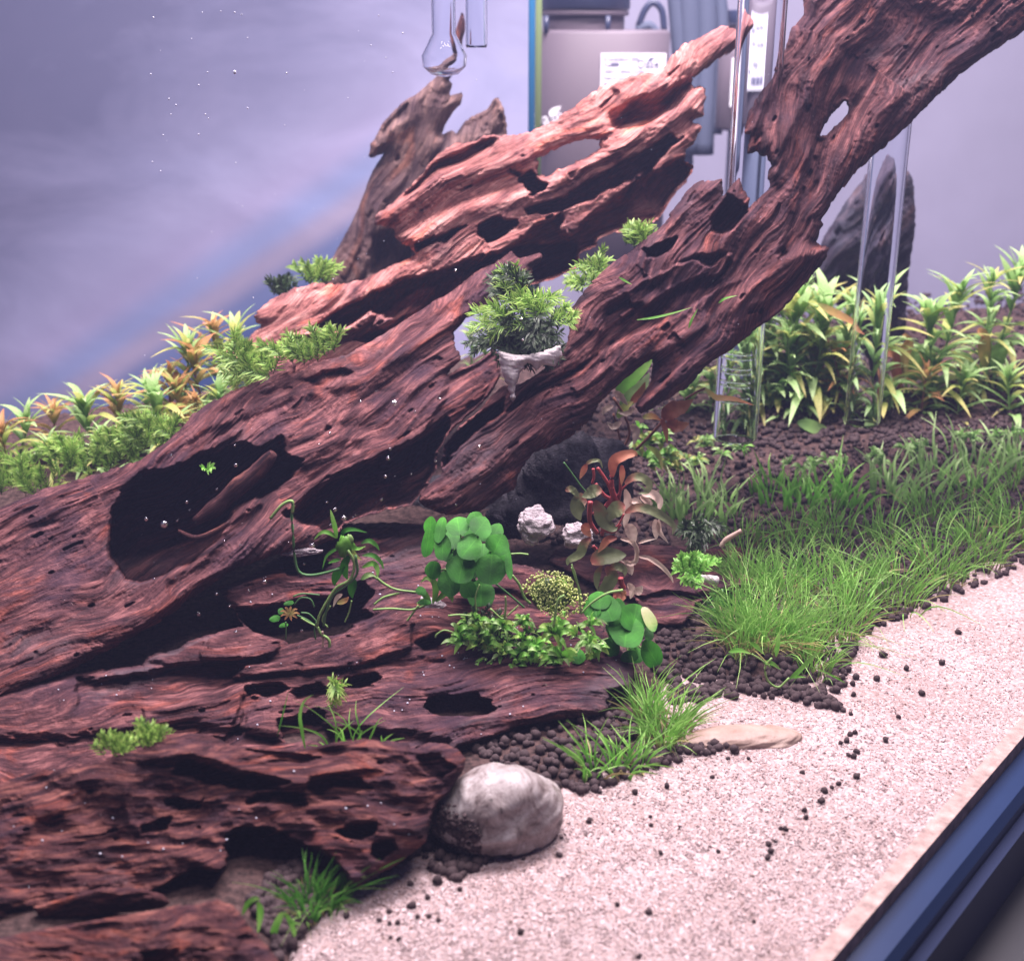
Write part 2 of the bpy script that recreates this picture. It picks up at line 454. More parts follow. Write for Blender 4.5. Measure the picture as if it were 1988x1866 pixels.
# pebble
m, nt, b = mat('pale veined stone')
ob = node(nt, 'ShaderNodeTexCoord').outputs['Object']
n = noise(nt, ob, 150, 7, .72, .8); r = ramp(nt, [(.36, (.05, .038, .036)), (.43, (.17, .135, .13)), (.52, (.25, .215, .21)), (.66, (.36, .33, .33))])
nt.links.new(n.outputs[0], r.inputs[0])
n2 = noise(nt, mapping(nt, ob, (1, 1, 1)), 60, 8, .7, 2.0); r2 = ramp(nt, [(.478, (1, 1, 1)), (.497, (.5, .42, .4)), (.512, (1, 1, 1))]); nt.links.new(n2.outputs[0], r2.inputs[0])
nt.links.new(mixc(nt, .85, r.outputs[0], r2.outputs[0], 'MULTIPLY'), b.inputs['Base Color'])
b.inputs['Roughness'].default_value = .42
bump(nt, b, n.outputs[0], .5, .0008)
M['stone'] = m
# buried stone
M['stone_tan'] = plain('tan stone', (.27, .165, .125), .5, .3, 70, .5, .0006, col2=(.38, .29, .25))
# glass
m, nt, b = mat('clear lab glass')
b.inputs['Base Color'].default_value = (.95, .97, 1, 1); b.inputs['Roughness'].default_value = .02
b.inputs['Transmission Weight'].default_value = 1; b.inputs['IOR'].default_value = 1.16
M['glass'] = m
m, nt, b = mat('green glass edge')
b.inputs['Base Color'].default_value = (.16, .22, .10, 1); b.inputs['Roughness'].default_value = .15
M['glass_edge'] = m
m, nt, b = mat('bluish glass edge')
b.inputs['Base Color'].default_value = (.02, .12, .25, 1); b.inputs['Roughness'].default_value = .15
M['glass_edge_blue'] = m
# bubble
m, nt, b = mat('air bubble')
b.inputs['Base Color'].default_value = (.95, .96, 1, 1); b.inputs['Roughness'].default_value = .05
b.inputs['Transmission Weight'].default_value = 1; b.inputs['IOR'].default_value = .75
M['bubble'] = m
M['mote'] = plain('white speck', (.55, .56, .66), .4, .05, 20, 0)
# frosted rear film
m, nt, b = mat('lavender rear film')
ob = node(nt, 'ShaderNodeTexCoord').outputs['Object']
n = noise(nt, mapping(nt, ob, (1, 1, 1.6)), 7, 5, .6, .5)
r = ramp(nt, [(.3, (.33, .34, .50)), (.7, (.47, .46, .64))]); nt.links.new(n.outputs[0], r.inputs[0])
sx = node(nt, 'ShaderNodeSeparateXYZ'); nt.links.new(ob, sx.inputs[0])
# light dispersed at the glass edge, painted as a coloured seam rising right: d = z - (a + k x)
mm = node(nt, 'ShaderNodeMath', operation='MULTIPLY_ADD', i_1=-.64); nt.links.new(sx.outputs[0], mm.inputs[0]); nt.links.new(sx.outputs[2], mm.inputs[2])
mr = node(nt, 'ShaderNodeMapRange'); mr.inputs[1].default_value = -.08; mr.inputs[2].default_value = .12
nt.links.new(mm.outputs[0], mr.inputs[0])
SEAM = mr
band = ramp(nt, [(0, (.03, .055, .15)), (.24, (.06, .10, .23)), (.38, (.15, .19, .34)), (.48, (.37, .33, .43)), (.58, (.30, .35, .55)), (.72, (.43, .40, .57)), (.9, (.46, .44, .61))], 'EASE')
nt.links.new(mr.outputs[0], band.inputs[0])
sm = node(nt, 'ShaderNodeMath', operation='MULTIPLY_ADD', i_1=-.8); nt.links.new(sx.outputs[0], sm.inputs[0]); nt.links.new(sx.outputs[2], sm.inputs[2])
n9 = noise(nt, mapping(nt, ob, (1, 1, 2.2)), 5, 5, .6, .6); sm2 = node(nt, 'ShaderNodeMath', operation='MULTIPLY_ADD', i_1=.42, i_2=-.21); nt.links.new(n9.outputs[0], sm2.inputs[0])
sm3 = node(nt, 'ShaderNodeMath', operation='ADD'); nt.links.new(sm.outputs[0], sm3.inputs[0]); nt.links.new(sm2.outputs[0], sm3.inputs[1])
TOP_LEFT_SHADE = node(nt, 'ShaderNodeMapRange'); TOP_LEFT_SHADE.inputs[1].default_value = .10; TOP_LEFT_SHADE.inputs[2].default_value = .42; TOP_LEFT_SHADE.inputs[4].default_value = .85; nt.links.new(sm3.outputs[0], TOP_LEFT_SHADE.inputs[0])  # light falloff toward the upper left, painted into the film colour
f = node(nt, 'ShaderNodeMapRange'); f.inputs[1].default_value = .7; f.inputs[2].default_value = 1.0; nt.links.new(mr.outputs[0], f.inputs[0])
xm = node(nt, 'ShaderNodeMapRange'); xm.inputs[1].default_value = -.115; xm.inputs[2].default_value = -.055; nt.links.new(sx.outputs[0], xm.inputs[0])
mxx = node(nt, 'ShaderNodeMath', operation='MAXIMUM'); nt.links.new(f.outputs[0], mxx.inputs[0]); nt.links.new(xm.outputs[0], mxx.inputs[1])
nt.links.new(mixc(nt, TOP_LEFT_SHADE.outputs[0], mixc(nt, mxx.outputs[0], band.outputs[0], r.outputs[0]), (.10, .105, .175)), b.inputs['Base Color'])
b.inputs['Roughness'].default_value = .8; b.inputs['Specular IOR Level'].default_value = .1
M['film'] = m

# ------------------------------------------------------------------ ground
P0 = np.array([.0639, .207]); DD = np.array([.644, .765]); NN = np.array([-.765, .644])
SANDP = [(500, 1990), (560, 1880), (600, 1800), (640, 1762), (700, 1716), (760, 1690), (840, 1655), (960, 1640), (1060, 1580), (1100, 1545),
         (1180, 1525), (1270, 1480), (1290, 1400), (1318, 1352), (1352, 1325), (1410, 1338), (1500, 1350), (1560, 1352), (1600, 1322), (1630, 1262),
         (1667, 1226), (1720, 1190), (1800, 1150), (1988, 1085), (2300, 1000), (2500, 1990)]
_s = U(np.array([p[0] for p in SANDP]), np.array([p[1] for p in SANDP]), 1.0)
_d = _s - np.array([0, 0, CAM_H]); _t = -CAM_H / _d[:, 2]
SAND_W = [(a[0] * t, a[1] * t) for a, t in zip(_d, _t)]
def hsand(x, y):
    return .0036 * fbm(x * 14, y * 14, 5, 3) + .0006 * fbm(x * 120, y * 120, 6, 2)
def hsoil(x, y):
    d = -sdf_poly(SAND_W, np.asarray(x, float), np.asarray(y, float))
    base = .030 * sst(.36, .62, y)
    z = .0035 * sst(0, .012, d) * 1.0 + base * sst(0, .08, d) - .004 * (1 - sst(-.004, .002, d))
    z = z + .0022 * fbm(x * 45, y * 45, 11, 4) * sst(0, .01, d)
    return z
def hgt(x, y):
    return np.maximum(hsand(x, y), hsoil(x, y))
def GP(px, py):
    px = np.atleast_1d(np.asarray(px, float)); py = np.atleast_1d(np.asarray(py, float))
    dx, dz = raydir(px, py)
    Y = -CAM_H / np.minimum(dz, -.05)
    for _ in range(12):
        z = hgt(dx * Y, Y); Yn = (z - CAM_H) / np.minimum(dz, -.05); Y = .5 * Y + .5 * Yn
    return np.stack([dx * Y, Y, hgt(dx * Y, Y)], -1)
def grid_ground(name, fh, step, mat_, region=None, back=True):
    s = np.arange(-.40, 1.0, step); t = np.arange(0, .62, step)
    S, T = np.meshgrid(s, t, indexing='ij')
    X = P0[0] + S * DD[0] + T * NN[0]; Y = P0[1] + S * DD[1] + T * NN[1]
    keep = (Y < .59 + .36 * X) & (Y > .10) & (X > -.42)
    if region is not None: keep &= region(X, Y)
    Z = fh(X, Y)
    V = np.stack([X, Y, Z], -1).reshape(-1, 3)
    n0, n1 = S.shape
    I = np.arange(n0 * n1).reshape(n0, n1)
    k = keep[:-1, :-1] & keep[1:, :-1] & keep[1:, 1:] & keep[:-1, 1:]
    Q = np.stack([I[:-1, :-1][k], I[1:, :-1][k], I[1:, 1:][k], I[:-1, 1:][k]], -1)
    used = np.unique(Q); mp = np.zeros(n0 * n1, int); mp[used] = np.arange(len(used))
    o = mk(name, V[used], mp[Q], mat_)
    o['kind'] = 'structure'
    return o
grid_ground('sand', hsand, .0032, M['sand'], lambda X, Y: sdf_poly(SAND_W, X, Y) > -.03)
grid_ground('soil', hsoil, .0034, M['soil'], lambda X, Y: sdf_poly(SAND_W, X, Y) < .006)

# loose sand grains
def scatter(name, n, mat_, lo, hi, seed, label, cat):
    r = np.random.default_rng(seed)
    px = r.uniform(500, 1990, n); py = 1200 + 680 * r.uniform(0, 1, n) ** .8
    ok = sdf_poly(SANDP, px, py) > -8
    px, py = px[ok], py[ok]
    P = GP(px, py); 
    tt = (P[:, 0] - P0[0]) * NN[0] + (P[:, 1] - P0[1]) * NN[1]
    P = P[tt > .001]; k = len(P)
    R = r.uniform(lo, hi, k) * (1 + .8 * (r.uniform(0, 1, k) > .93))
    A = r.normal(size=(k, 3)); A /= np.linalg.norm(A, axis=1)[:, None]
    B = np.cross(A, r.normal(size=(k, 3))); B /= np.linalg.norm(B, axis=1)[:, None]
    Cc = np.cross(A, B)
    sc = r.uniform(.55, 1.15, (k, 3))
    V = np.stack([P + A * (R * sc[:, 0])[:, None], P - A * (R * sc[:, 0])[:, None], P + B * (R * sc[:, 1])[:, None],
                  P - B * (R * sc[:, 1])[:, None], P + Cc * (R * sc[:, 2])[:, None], P - Cc * (R * sc[:, 2])[:, None]], 1)
    f = np.array([[0, 2, 4], [2, 1, 4], [1, 3, 4], [3, 0, 4], [2, 0, 5], [1, 2, 5], [3, 1, 5], [0, 3, 5]])
    Fc = (np.arange(k)[:, None, None] * 6 + f[None]).reshape(-1, 3)
    o = mk(name, V.reshape(-1, 3), Fc, mat_, None, False)
    tag(o, label, cat, kind='stuff')
scatter('sand_grains', 60000, M['grain'], .00016, .00042, 1, 'coarse pale pink sand grains covering the sand bed', 'sand')
scatter('dark_sand_grains', 3600, M['grain_dark'], .00016, .00034, 2, 'sparse brown grains mixed into the pale sand', 'sand')

# soil pellets: a mass of them on the soil
def pellets_mass(seed=4):
    r = np.random.default_rng(seed)
    ico = [(0, 0, 1)]
    for j in range(2):
        for i in range(5):
            a = (i + .5 * j) * 2 * math.pi / 5; z = .447 * (1 - 2 * j)
            ico.append((.894 * math.cos(a), .894 * math.sin(a), z))
    ico.append((0, 0, -1)); ico = np.array(ico)
    f = []
    for i in range(5):
        a, b_ = 1 + i, 1 + (i + 1) % 5; c, d = 6 + i, 6 + (i + 1) % 5
        f += [(0, a, b_), (a, c, b_), (b_, c, d), (11, d, c)]
    f = np.array(f)
    PX, PY = [], []
    def zone(poly, n):
        P = np.array(poly); x = r.uniform(P[:, 0].min(), P[:, 0].max(), n * 3); y = r.uniform(P[:, 1].min(), P[:, 1].max(), n * 3)
        k = sdf_poly(poly, x, y) > 0; PX.append(x[k][:n]); PY.append(y[k][:n])
    zone([(1230, 1200), (1300, 1370), (1480, 1350), (1560, 1365), (1640, 1340), (1667, 1240), (1990, 1100), (1990, 900), (1380, 1100), (1300, 1150)], 2100)
    zone([(1250, 850), (1990, 800), (1990, 1100), (1380, 1080)], 1500)
    zone([(1090, 700), (1300, 680), (1300, 1060), (1060, 1060)], 900)
    zone([(1250, 700), (1350, 600), (1990, 560), (1990, 860), (1250, 880)], 2200)
    zone([(540, 1866), (600, 1800), (700, 1715), (850, 1640), (880, 1600), (600, 1640), (480, 1750)], 700)
    zone([(900, 1440), (1100, 1400), (1290, 1380), (1290, 1480), (1180, 1530), (1060, 1560)], 330)
    zone([(830, 1640), (900, 1600), (960, 1660), (900, 1720), (840, 1700)], 70)
    zone([(1270, 1470), (1300, 1455), (1440, 1440), (1430, 1462), (1340, 1470), (1280, 1490)], 46)
    zone([(1340, 1310), (1440, 1330), (1470, 1345), (1400, 1355), (1340, 1340)], 30)
    zone([(1480, 1340), (1560, 1340), (1640, 1370), (1620, 1385), (1560, 1372)], 40)
    px = np.concatenate(PX); py = np.concatenate(PY)
    P = GP(px, py); k = len(P)
    R = r.uniform(.0008, .0017, k)
    P[:, 2] += R * r.uniform(.1, .8, k)
    V = P[:, None] + ico[None] * (R[:, None] * r.uniform(.75, 1.2, (k, 12)))[..., None]
    Fc = (np.arange(k)[:, None, None] * 12 + f[None]).reshape(-1, 3)
    o = mk('soil_pellets', V.reshape(-1, 3), Fc, M['pellet'])
    tag(o, 'dense dark brown aquarium soil pellets around plants and sand edge', 'soil pellets', kind='stuff')
pellets_mass()

# single pellets that lie out on the sand
PEL = [(797, 1719, 9), (830, 1745, 8), (799, 1762, 11), (756, 1772, 7), (810, 1783, 7), (833, 1782, 7), (735, 1789, 7), (757, 1795, 6), (772, 1793, 8),
       (758, 1822, 6), (774, 1826, 7), (851, 1789, 8), (826, 1665, 8), (843, 1683, 6), (868, 1688, 12), (851, 1714, 14), (886, 1706, 9), (893, 1728, 7), (924, 1672, 12),
       (928, 1679, 7), (985, 1665, 13), (1016, 1669, 7), (1086, 1662, 8), (1144, 1597, 8), (1165, 1539, 6), (1091, 1629, 5), (1010, 1813, 10), (672, 1781, 8),
       (1198, 1759, 7), (1260, 1774, 10), (1241, 1859, 8), (1464, 1792, 6), (1234, 1541, 8), (1295, 1528, 8), (1383, 1511, 6), (1263, 1588, 5), (1264, 1604, 6),
       (1321, 1607, 4), (1283, 1658, 6), (1394, 1655, 6), (1492, 1641, 8), (1506, 1637, 6), (1497, 1656, 8), (1491, 1667, 8), (1516, 1610, 6), (1526, 1612, 7),
       (1562, 1576, 8), (1566, 1590, 7), (1595, 1558, 9), (1602, 1538, 9), (1616, 1531, 6), (1628, 1524, 7), (1558, 1502, 6), (1664, 1511, 9),
       (1650, 1428, 7), (1632, 1445, 6), (1644, 1441, 8), (1660, 1425, 7), (1647, 1468, 6), (1658, 1471, 8), (1664, 1462, 8), (1453, 1474, 5), (1414, 1475, 5),
       (1357, 1365, 5), (1484, 1355, 8), (1500, 1356, 8), (1587, 1350, 9), (1600, 1360, 10), (1620, 1365, 9), (1630, 1372, 8), (1638, 1382, 7), (1652, 1388, 6),
       (1446, 1343, 12), (1436, 1330, 10), (1410, 1335, 8), (1637, 1330, 7), (1642, 1311, 6), (1655, 1330, 7), (1657, 1352, 7), (1663, 1318, 9), (1372, 1465, 10), (1362, 1450, 8), (1380, 1456, 8),
       (1412, 1448, 9), (1400, 1455, 7), (1720, 1440, 8), (1745, 1395, 7), (1790, 1350, 8), (1830, 1290, 8), (1702, 1320, 8), (1760, 1300, 7), (1860, 1230, 8), (1715, 1275, 9)]
pp = GP([p[0] for p in PEL], [p[1] for p in PEL])
protos = []
for k in range(5):
    b_ = MB(); b_.blob((0, 0, 0), 1.0, 20 + k, .28, 8, 6, (1, .92, .88)); o = b_.build('soil_pellet', M['pellet'], origin=(0, 0, 0)); protos.append(o)
for i, (p, w) in enumerate(zip(PEL, pp)):
    o = protos[i] if i < 5 else protos[i % 5].copy()
    if i >= 5: C.objects.link(o)
    r_ = p[2] * w[1] / F * .95
    o.location = (w[0], w[1], w[2] + r_ * .55); o.scale = (r_, r_, r_); o.rotation_euler = (rnd.random() * 6, rnd.random() * 6, rnd.random() * 6)
    tag(o, 'loose dark brown soil pellet lying on the pale sand', 'soil pellet', 'loose soil pellets strewn over the sand')

# ------------------------------------------------------------------ tank rail and surroundings
def prism_line(name, a, b, prof, mat_, parent=None):
    """extrude a 2D profile (offset outwards, z) along the front glass line from s=a to s=b"""
    V = []
    for s in (a, b):
        for (q, z) in prof:
            V.append((P0[0] + s * DD[0] - q * NN[0], P0[1] + s * DD[1] - q * NN[1], z))
    n = len(prof)
    Q = [[i, (i + 1) % n, n + (i + 1) % n, n + i] for i in range(n)]
    return V, Q
def rail(name, prof, mat_, parent):
    V, Q = prism_line(name, -.4, 1.0, prof, mat_)
    return mk(name, V, np.array(Q), mat_, parent, False)
tr = thing('tank_rail', (P0[0], P0[1], -.02), 'dark blue bottom rail of the tank beside the pale sand at lower right', 'tank rail')
rail('sand_edge', [(-.001, .0035), (.0028, .0035), (.0028, -.012), (-.001, -.012)], M['silicone'], tr)
rail('rail_cap', [(.0030, -.0005), (.0085, -.002), (.0100, -.0045), (.0100, -.012), (.0030, -.012)], M['rail'], tr)
rail('rail_skirt', [(.0102, -.0075), (.0125, -.009), (.0125, -.040), (.0040, -.040), (.0040, -.0125), (.0102, -.0125)], M['black_plastic'], tr)
V, Q = prism_line('t', -.4, 1.0, [(.0126, -.026), (.9, -.026), (.9, -.04), (.0126, -.04)], None)
o = mk('cabinet_top', V, np.array(Q), M['table'], None, False); o['kind'] = 'structure'
# rear film and wall
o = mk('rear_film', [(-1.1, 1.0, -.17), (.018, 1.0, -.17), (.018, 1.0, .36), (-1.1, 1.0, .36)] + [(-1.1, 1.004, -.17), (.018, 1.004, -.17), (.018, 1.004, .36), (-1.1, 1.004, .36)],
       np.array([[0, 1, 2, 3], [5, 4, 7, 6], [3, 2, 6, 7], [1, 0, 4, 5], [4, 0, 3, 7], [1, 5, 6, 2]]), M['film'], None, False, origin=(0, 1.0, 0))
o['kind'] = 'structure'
SEAM.inputs[1].default_value = .025; SEAM.inputs[2].default_value = .235
M['wallr'] = plain('lavender grey wall', (.33, .32, .42), .8, .10, 6, 0)
b_ = MB(); b_.box((.62, 1.003, .095), (.60, .004, .265)); o = b_.build('rear_wall', M['wallr'], None, False); o['kind'] = 'structure'
b_ = MB(); b_.box((.05, .86, -.16), (1.4, .13, .01)); o = b_.build('rear_floor', M['wallr'], None, False); o['kind'] = 'structure'

# ------------------------------------------------------------------ driftwood
def wood(name, outline, Yf, T, spine, label=None, cat='driftwood', holes=(), regions=(), strokes=(), rag=4, step=2.1, seed=1, mat_=None,
         w=None, low=20, g1=9, saw=4, sawp=58, g2=4.2, g3=1.9, lump=0, parent=None, stepback=False, group=None):
    P = np.array(outline, float)
    x0, y0 = P.min(0) - 8; x1, y1 = P.max(0) + 8
    X, Yp = np.meshgrid(np.arange(x0, x1, step), np.arange(y0, y1, step), indexing='ij')
    S = sdf_poly(outline, X, Yp)
    u, v, _ = along(spine, X, Yp)
    for h in holes: S = np.minimum(S, -sdf_poly(h, X, Yp))
    wx = 60 * fbm(X / 260, Yp / 260, seed + 50, 2)
    u2, v2 = u + wx, v + 22 * fbm(u / 150, v / 90, seed + 51, 3) + 22 * fbm(X / 210, Yp / 170, seed + 52, 2)
    S = S - rag * (ridged(u2 / 26, v2 / 9, seed + 3, 3) - .35) * 1.2
    wd = w or T * 1.25
    e = np.clip(S / wd, 0, 1); prof = np.sqrt(np.clip(1 - (1 - e) ** 2, 0, 1))
    ed = sst(0, 16, S)
    f = T * prof
    d = low * fbm(u2 / 210, v2 / 60, seed, 3)
    d += g1 * .8 * (ridged(u2 / 330, v2 / 30, seed + 7, 4, ) - .5) * 2 * (.45 + .9 * sst(-.3, .4, fbm(u / 200, v / 80, seed + 8, 2)))
    tt = v2 / sawp + 1.3 * fbm(u / 260, v / 110, seed + 9, 3)
    s = tt - np.floor(tt); s = np.where(s < .84, s / .84, (1 - s) / .16)
    d += saw * (s - .5) * 2 * sst(-.25, .35, fbm(u / 130, v / 45, seed + 12, 3))
    tt = v2 / (sawp * .36) + 1.6 * fbm(u / 120, v / 50, seed + 29, 3)
    s = tt - np.floor(tt); s = np.where(s < .8, s / .8, (1 - s) / .2)
    d += saw * .30 * (s - .5) * 2 * sst(-.1, .4, fbm(u / 90, v / 30, seed + 32, 3))
    d += g2 * (ridged(u2 / 260, v2 / 7, seed + 21, 4) - .5) * 2 * (.3 + 1.0 * sst(-.3, .5, fbm(u / 120, v / 60, seed + 22, 2)))
    d += g3 * fbm(u / 26, v / 3.2, seed + 31, 3) + g3 * 1.0 * fbm(X / 6, Yp / 6, seed + 33, 3) * (.4 + 1.2 * sst(-.1, .4, fbm(X / 90, Yp / 60, seed + 34, 2)))
    # worm-eaten pits
    pit = fbm(u / 34, v / 15, seed + 41, 2); d -= 13 * sst(.66, .80, pit)
    if lump: d += lump * 1.7 * fbm(X / 120 + 3, Yp / 70, seed + 81, 2) + lump * .9 * (ridged(X / 95, Yp / 48, seed + 83, 3) - .5) * 2
    f = f + d * ed
    warp = 7 * fbm(u2 / 40, v2 / 12, seed + 61, 3)
    for rg in regions:
        poly, amt, soft = rg[:3]
        q = sdf_poly(poly, X, Yp) + warp * min(1, soft / 8 + .4)
        f = f + amt * sst(-soft / 2, soft / 2, q) * sst(0, 10, S)
        if amt < -40:   # smoother inside deep hollows
            pass
    for st in strokes:
        line, wid, amt = st[:3]
        _, vv, dd = along(line, X, Yp)
        L = np.asarray(line, float)
        dd = np.full(X.shape, 1e9); 
        for i in range(len(L) - 1):
            ex, ey = L[i + 1] - L[i]; q = np.clip(((X - L[i, 0]) * ex + (Yp - L[i, 1]) * ey) / (ex * ex + ey * ey + 1e-9), 0, 1)
            dd = np.minimum(dd, np.hypot(X - L[i, 0] - q * ex, Yp - L[i, 1] - q * ey))
        dd = dd + warp * .5
        f = f + amt * np.exp(-(np.maximum(dd, 0) / wid) ** 2) * ed
    b = -T * .8 * prof + .5 * low * fbm(u2 / 160, v2 / 60, seed + 71, 3) * ed
    b = np.minimum(b, f - 10 * prof)
    cell = (S[:-1, :-1] > 0) & (S[1:, :-1] > 0) & (S[1:, 1:] > 0) & (S[:-1, 1:] > 0)
    n0, n1 = S.shape
    used = np.zeros(S.shape, bool); full = np.zeros(S.shape, int)
    for a, c in ((slice(0, -1), slice(0, -1)), (slice(1, None), slice(0, -1)), (slice(1, None), slice(1, None)), (slice(0, -1), slice(1, None))):
        used[a, c] |= cell; full[a, c] += cell
    rim = used & (full < 4)
    gx, gy = np.gradient(S, step)
    gl = np.hypot(gx, gy) + 1e-6
    mv = np.minimum(S / np.maximum(gl, .5), step * 1.3)
    Xs = np.where(rim, X - gx / gl * mv, X); Ys = np.where(rim, Yp - gy / gl * mv, Yp)
    f = np.where(rim, 0, f); b = np.where(rim, 0, b)
    Yw = Yf(Xs, Ys) if callable(Yf) else np.full(Xs.shape, float(Yf))
    front = U(Xs, Ys, Yw * (1 - f / F)); back = U(Xs, Ys, Yw * (1 - b / F))
    I = -np.ones(S.shape, int); k = used.sum(); I[used] = np.arange(k)
    inner = used & ~rim; J = I.copy(); J[inner] = k + np.arange(inner.sum())
    V = np.concatenate([front[used], back[inner]])
    q = lambda A: np.stack([A[:-1, :-1][cell], A[:-1, 1:][cell], A[1:, 1:][cell], A[1:, :-1][cell]], -1)
    Q = np.concatenate([q(I), q(J)[:, ::-1]])
    uv = np.stack([u2 / 100, v2 / 100], -1)
    uvs = np.concatenate([uv[used], uv[inner]])
    o = mk(name, V, Q, mat_ or M['wood_mid'], parent, True, uvs)
    if label: tag(o, label, cat, group)
    return o

# far stump behind
A_ = [(893, 91), (898, 104), (894, 129), (872, 155), (880, 163), (874, 184), (903, 176), (898, 190), (895, 202), (880, 220), (872, 232), (864, 246), (859, 259), (877, 251), (885, 259),
      (905, 233), (925, 220), (944, 212), (955, 195), (965, 184), (974, 198), (980, 215), (985, 240), (983, 300), (900, 400), (800, 500), (760, 600), (640, 600), (625, 545), (633, 520), (654, 483), (685, 424), (705, 375),
      (722, 330), (744, 298), (726, 308), (714, 305), (718, 277), (724, 272), (742, 238), (771, 207), (790, 192), (815, 176), (848, 145), (862, 125)]
wood('driftwood_stump', A_, .58, 34, [(895, 90), (780, 290), (650, 560)], 'blurred grey-brown upright driftwood stump with two points behind the logs', 'driftwood',
     regions=[([(752, 225), (800, 190), (790, 225), (740, 265)], -26, 12), ([(868, 240), (905, 190), (893, 212), (880, 228)], -18, 6), ([(725, 460), (760, 450), (800, 480), (800, 540), (720, 530)], -70, 16),
              ([(900, 232), (960, 190), (980, 230), (980, 262), (910, 262)], -12, 6)],
     seed=5, mat_=M['wood_grey'], rag=3, step=3.2)
wood('driftwood_splinter', [(897, 20), (903, 40), (903, 60), (898, 76), (897, 104), (884, 104), (879, 80), (884, 60), (890, 40)], .575, 8, [(897, 20), (885, 90)],
     'small dark driftwood spike above the far stump beside the glass bulb', seed=6, mat_=M['wood_dark'], rag=1, low=2, g1=2, saw=2, g2=1)

B_ = [(1406, 49), (1424, 54), (1447, 56), (1460, 70), (1458, 78), (1424, 101), (1398, 114), (1367, 140), (1346, 155), (1346, 168), (1370, 164), (1371, 197), (1370, 228), (1346, 235), (1370, 245), (1357, 259), (1346, 280),
      (1336, 290), (1331, 311), (1354, 320), (1346, 334), (1336, 355), (1305, 386), (1282, 427), (1243, 445), (1191, 455), (1164, 466), (1159, 482), (1128, 495), (1123, 519), (1074, 547), (1035, 552), (990, 562),
      (930, 574), (880, 590), (820, 640), (760, 700), (640, 750), (500, 760), (455, 720), (444, 700), (447, 687), (473, 669), (488, 648), (504, 632), (495, 625), (491, 617), (498, 601), (524, 578), (576, 556), (610, 546), (628, 550), (680, 547), (706, 539), (724, 529),
      (776, 506), (802, 493), (790, 478), (779, 474), (763, 462), (763, 445), (724, 438), (728, 415), (758, 393), (786, 370), (807, 347), (833, 316), (859, 290), (880, 278), (921, 272), (939, 261), (993, 261), (1035, 252), (1074, 233), (1112, 207),
      (1164, 168), (1191, 153), (1230, 144), (1277, 137), (1295, 122), (1305, 104), (1326, 85), (1372, 62)]
wood('driftwood_log', B_, lambda x, y: .472 + (560 - y) * .00010, 34, [(1460, 20), (1200, 260), (900, 400), (700, 560), (440, 720)],
     'brightly lit pinkish driftwood log with a slot hole, uppermost of the leaning logs', 'driftwood',
     holes=[[(1045, 311), (1074, 293), (1100, 283), (1138, 272), (1164, 272), (1162, 287), (1138, 303), (1100, 321), (1061, 339), (1047, 337)]],
     regions=[
         ([(1009, 345), (1030, 334), (1043, 347), (1060, 356), (1053, 370), (1035, 376), (1016, 363)], -133, 7),
         ([(930, 437), (957, 424), (1009, 422), (1004, 437), (962, 466), (944, 468), (930, 453)], -152, 7),
         ([(1022, 407), (1048, 398), (1092, 380), (1207, 316), (1300, 262), (1312, 272), (1260, 330), (1207, 357), (1138, 388), (1092, 412), (1026, 414)], -117, 8),
         ([(826, 335), (869, 302), (931, 277), (967, 270), (958, 288), (905, 312), (850, 330), (800, 372), (770, 388)], -57, 16),
         ([(1191, 228), (1230, 200), (1300, 176), (1340, 160), (1310, 205), (1265, 238), (1210, 250), (1191, 245)], -83, 26),
         ([(810, 476), (879, 446), (905, 438), (870, 464), (812, 486)], -85, 8),
         ([(1092, 412), (1086, 452), (1112, 455), (1138, 425), (1207, 372), (1300, 318), (1350, 300), (1345, 360), (1290, 430), (1160, 490), (1120, 540), (1035, 560), (985, 500), (900, 530), (1000, 470)], -125, 10),
         ([(612, 637), (640, 612), (700, 584), (750, 558), (800, 540), (880, 520), (900, 508), (1000, 478), (1120, 470), (1123, 519), (1035, 552), (900, 640), (724, 665), (690, 660), (760, 620), (720, 600), (660, 640)], -161, 10),
         ([(724, 640), (735, 615), (770, 585), (800, 565), (835, 550), (853, 550), (846, 570), (820, 595), (780, 622), (745, 645)], 74, 7),
         ([(730, 470), (765, 470), (800, 500), (760, 512)], -57, 8),
         ([(576, 650), (620, 640), (680, 620), (725, 600), (730, 612), (700, 640), (640, 660)], 30, 8)],
     strokes=[([(724, 440), (860, 350), (960, 330), (1040, 300)], 14, 14), ([(800, 470), (900, 410), (1030, 380), (1200, 290), (1340, 210)], 16, 16), ([(500, 600), (560, 570), (650, 560)], 10, -12),
              ([(990, 330), (1006, 338)], 5, -30), ([(1060, 345), (1140, 320), (1200, 290)], 10, 10), ([(1240, 150), (1130, 210), (1040, 262)], 12, -8)],
     seed=11, mat_=M['wood_light'], rag=6, low=16, saw=2.5, g1=5, g2=4.2, w=30)

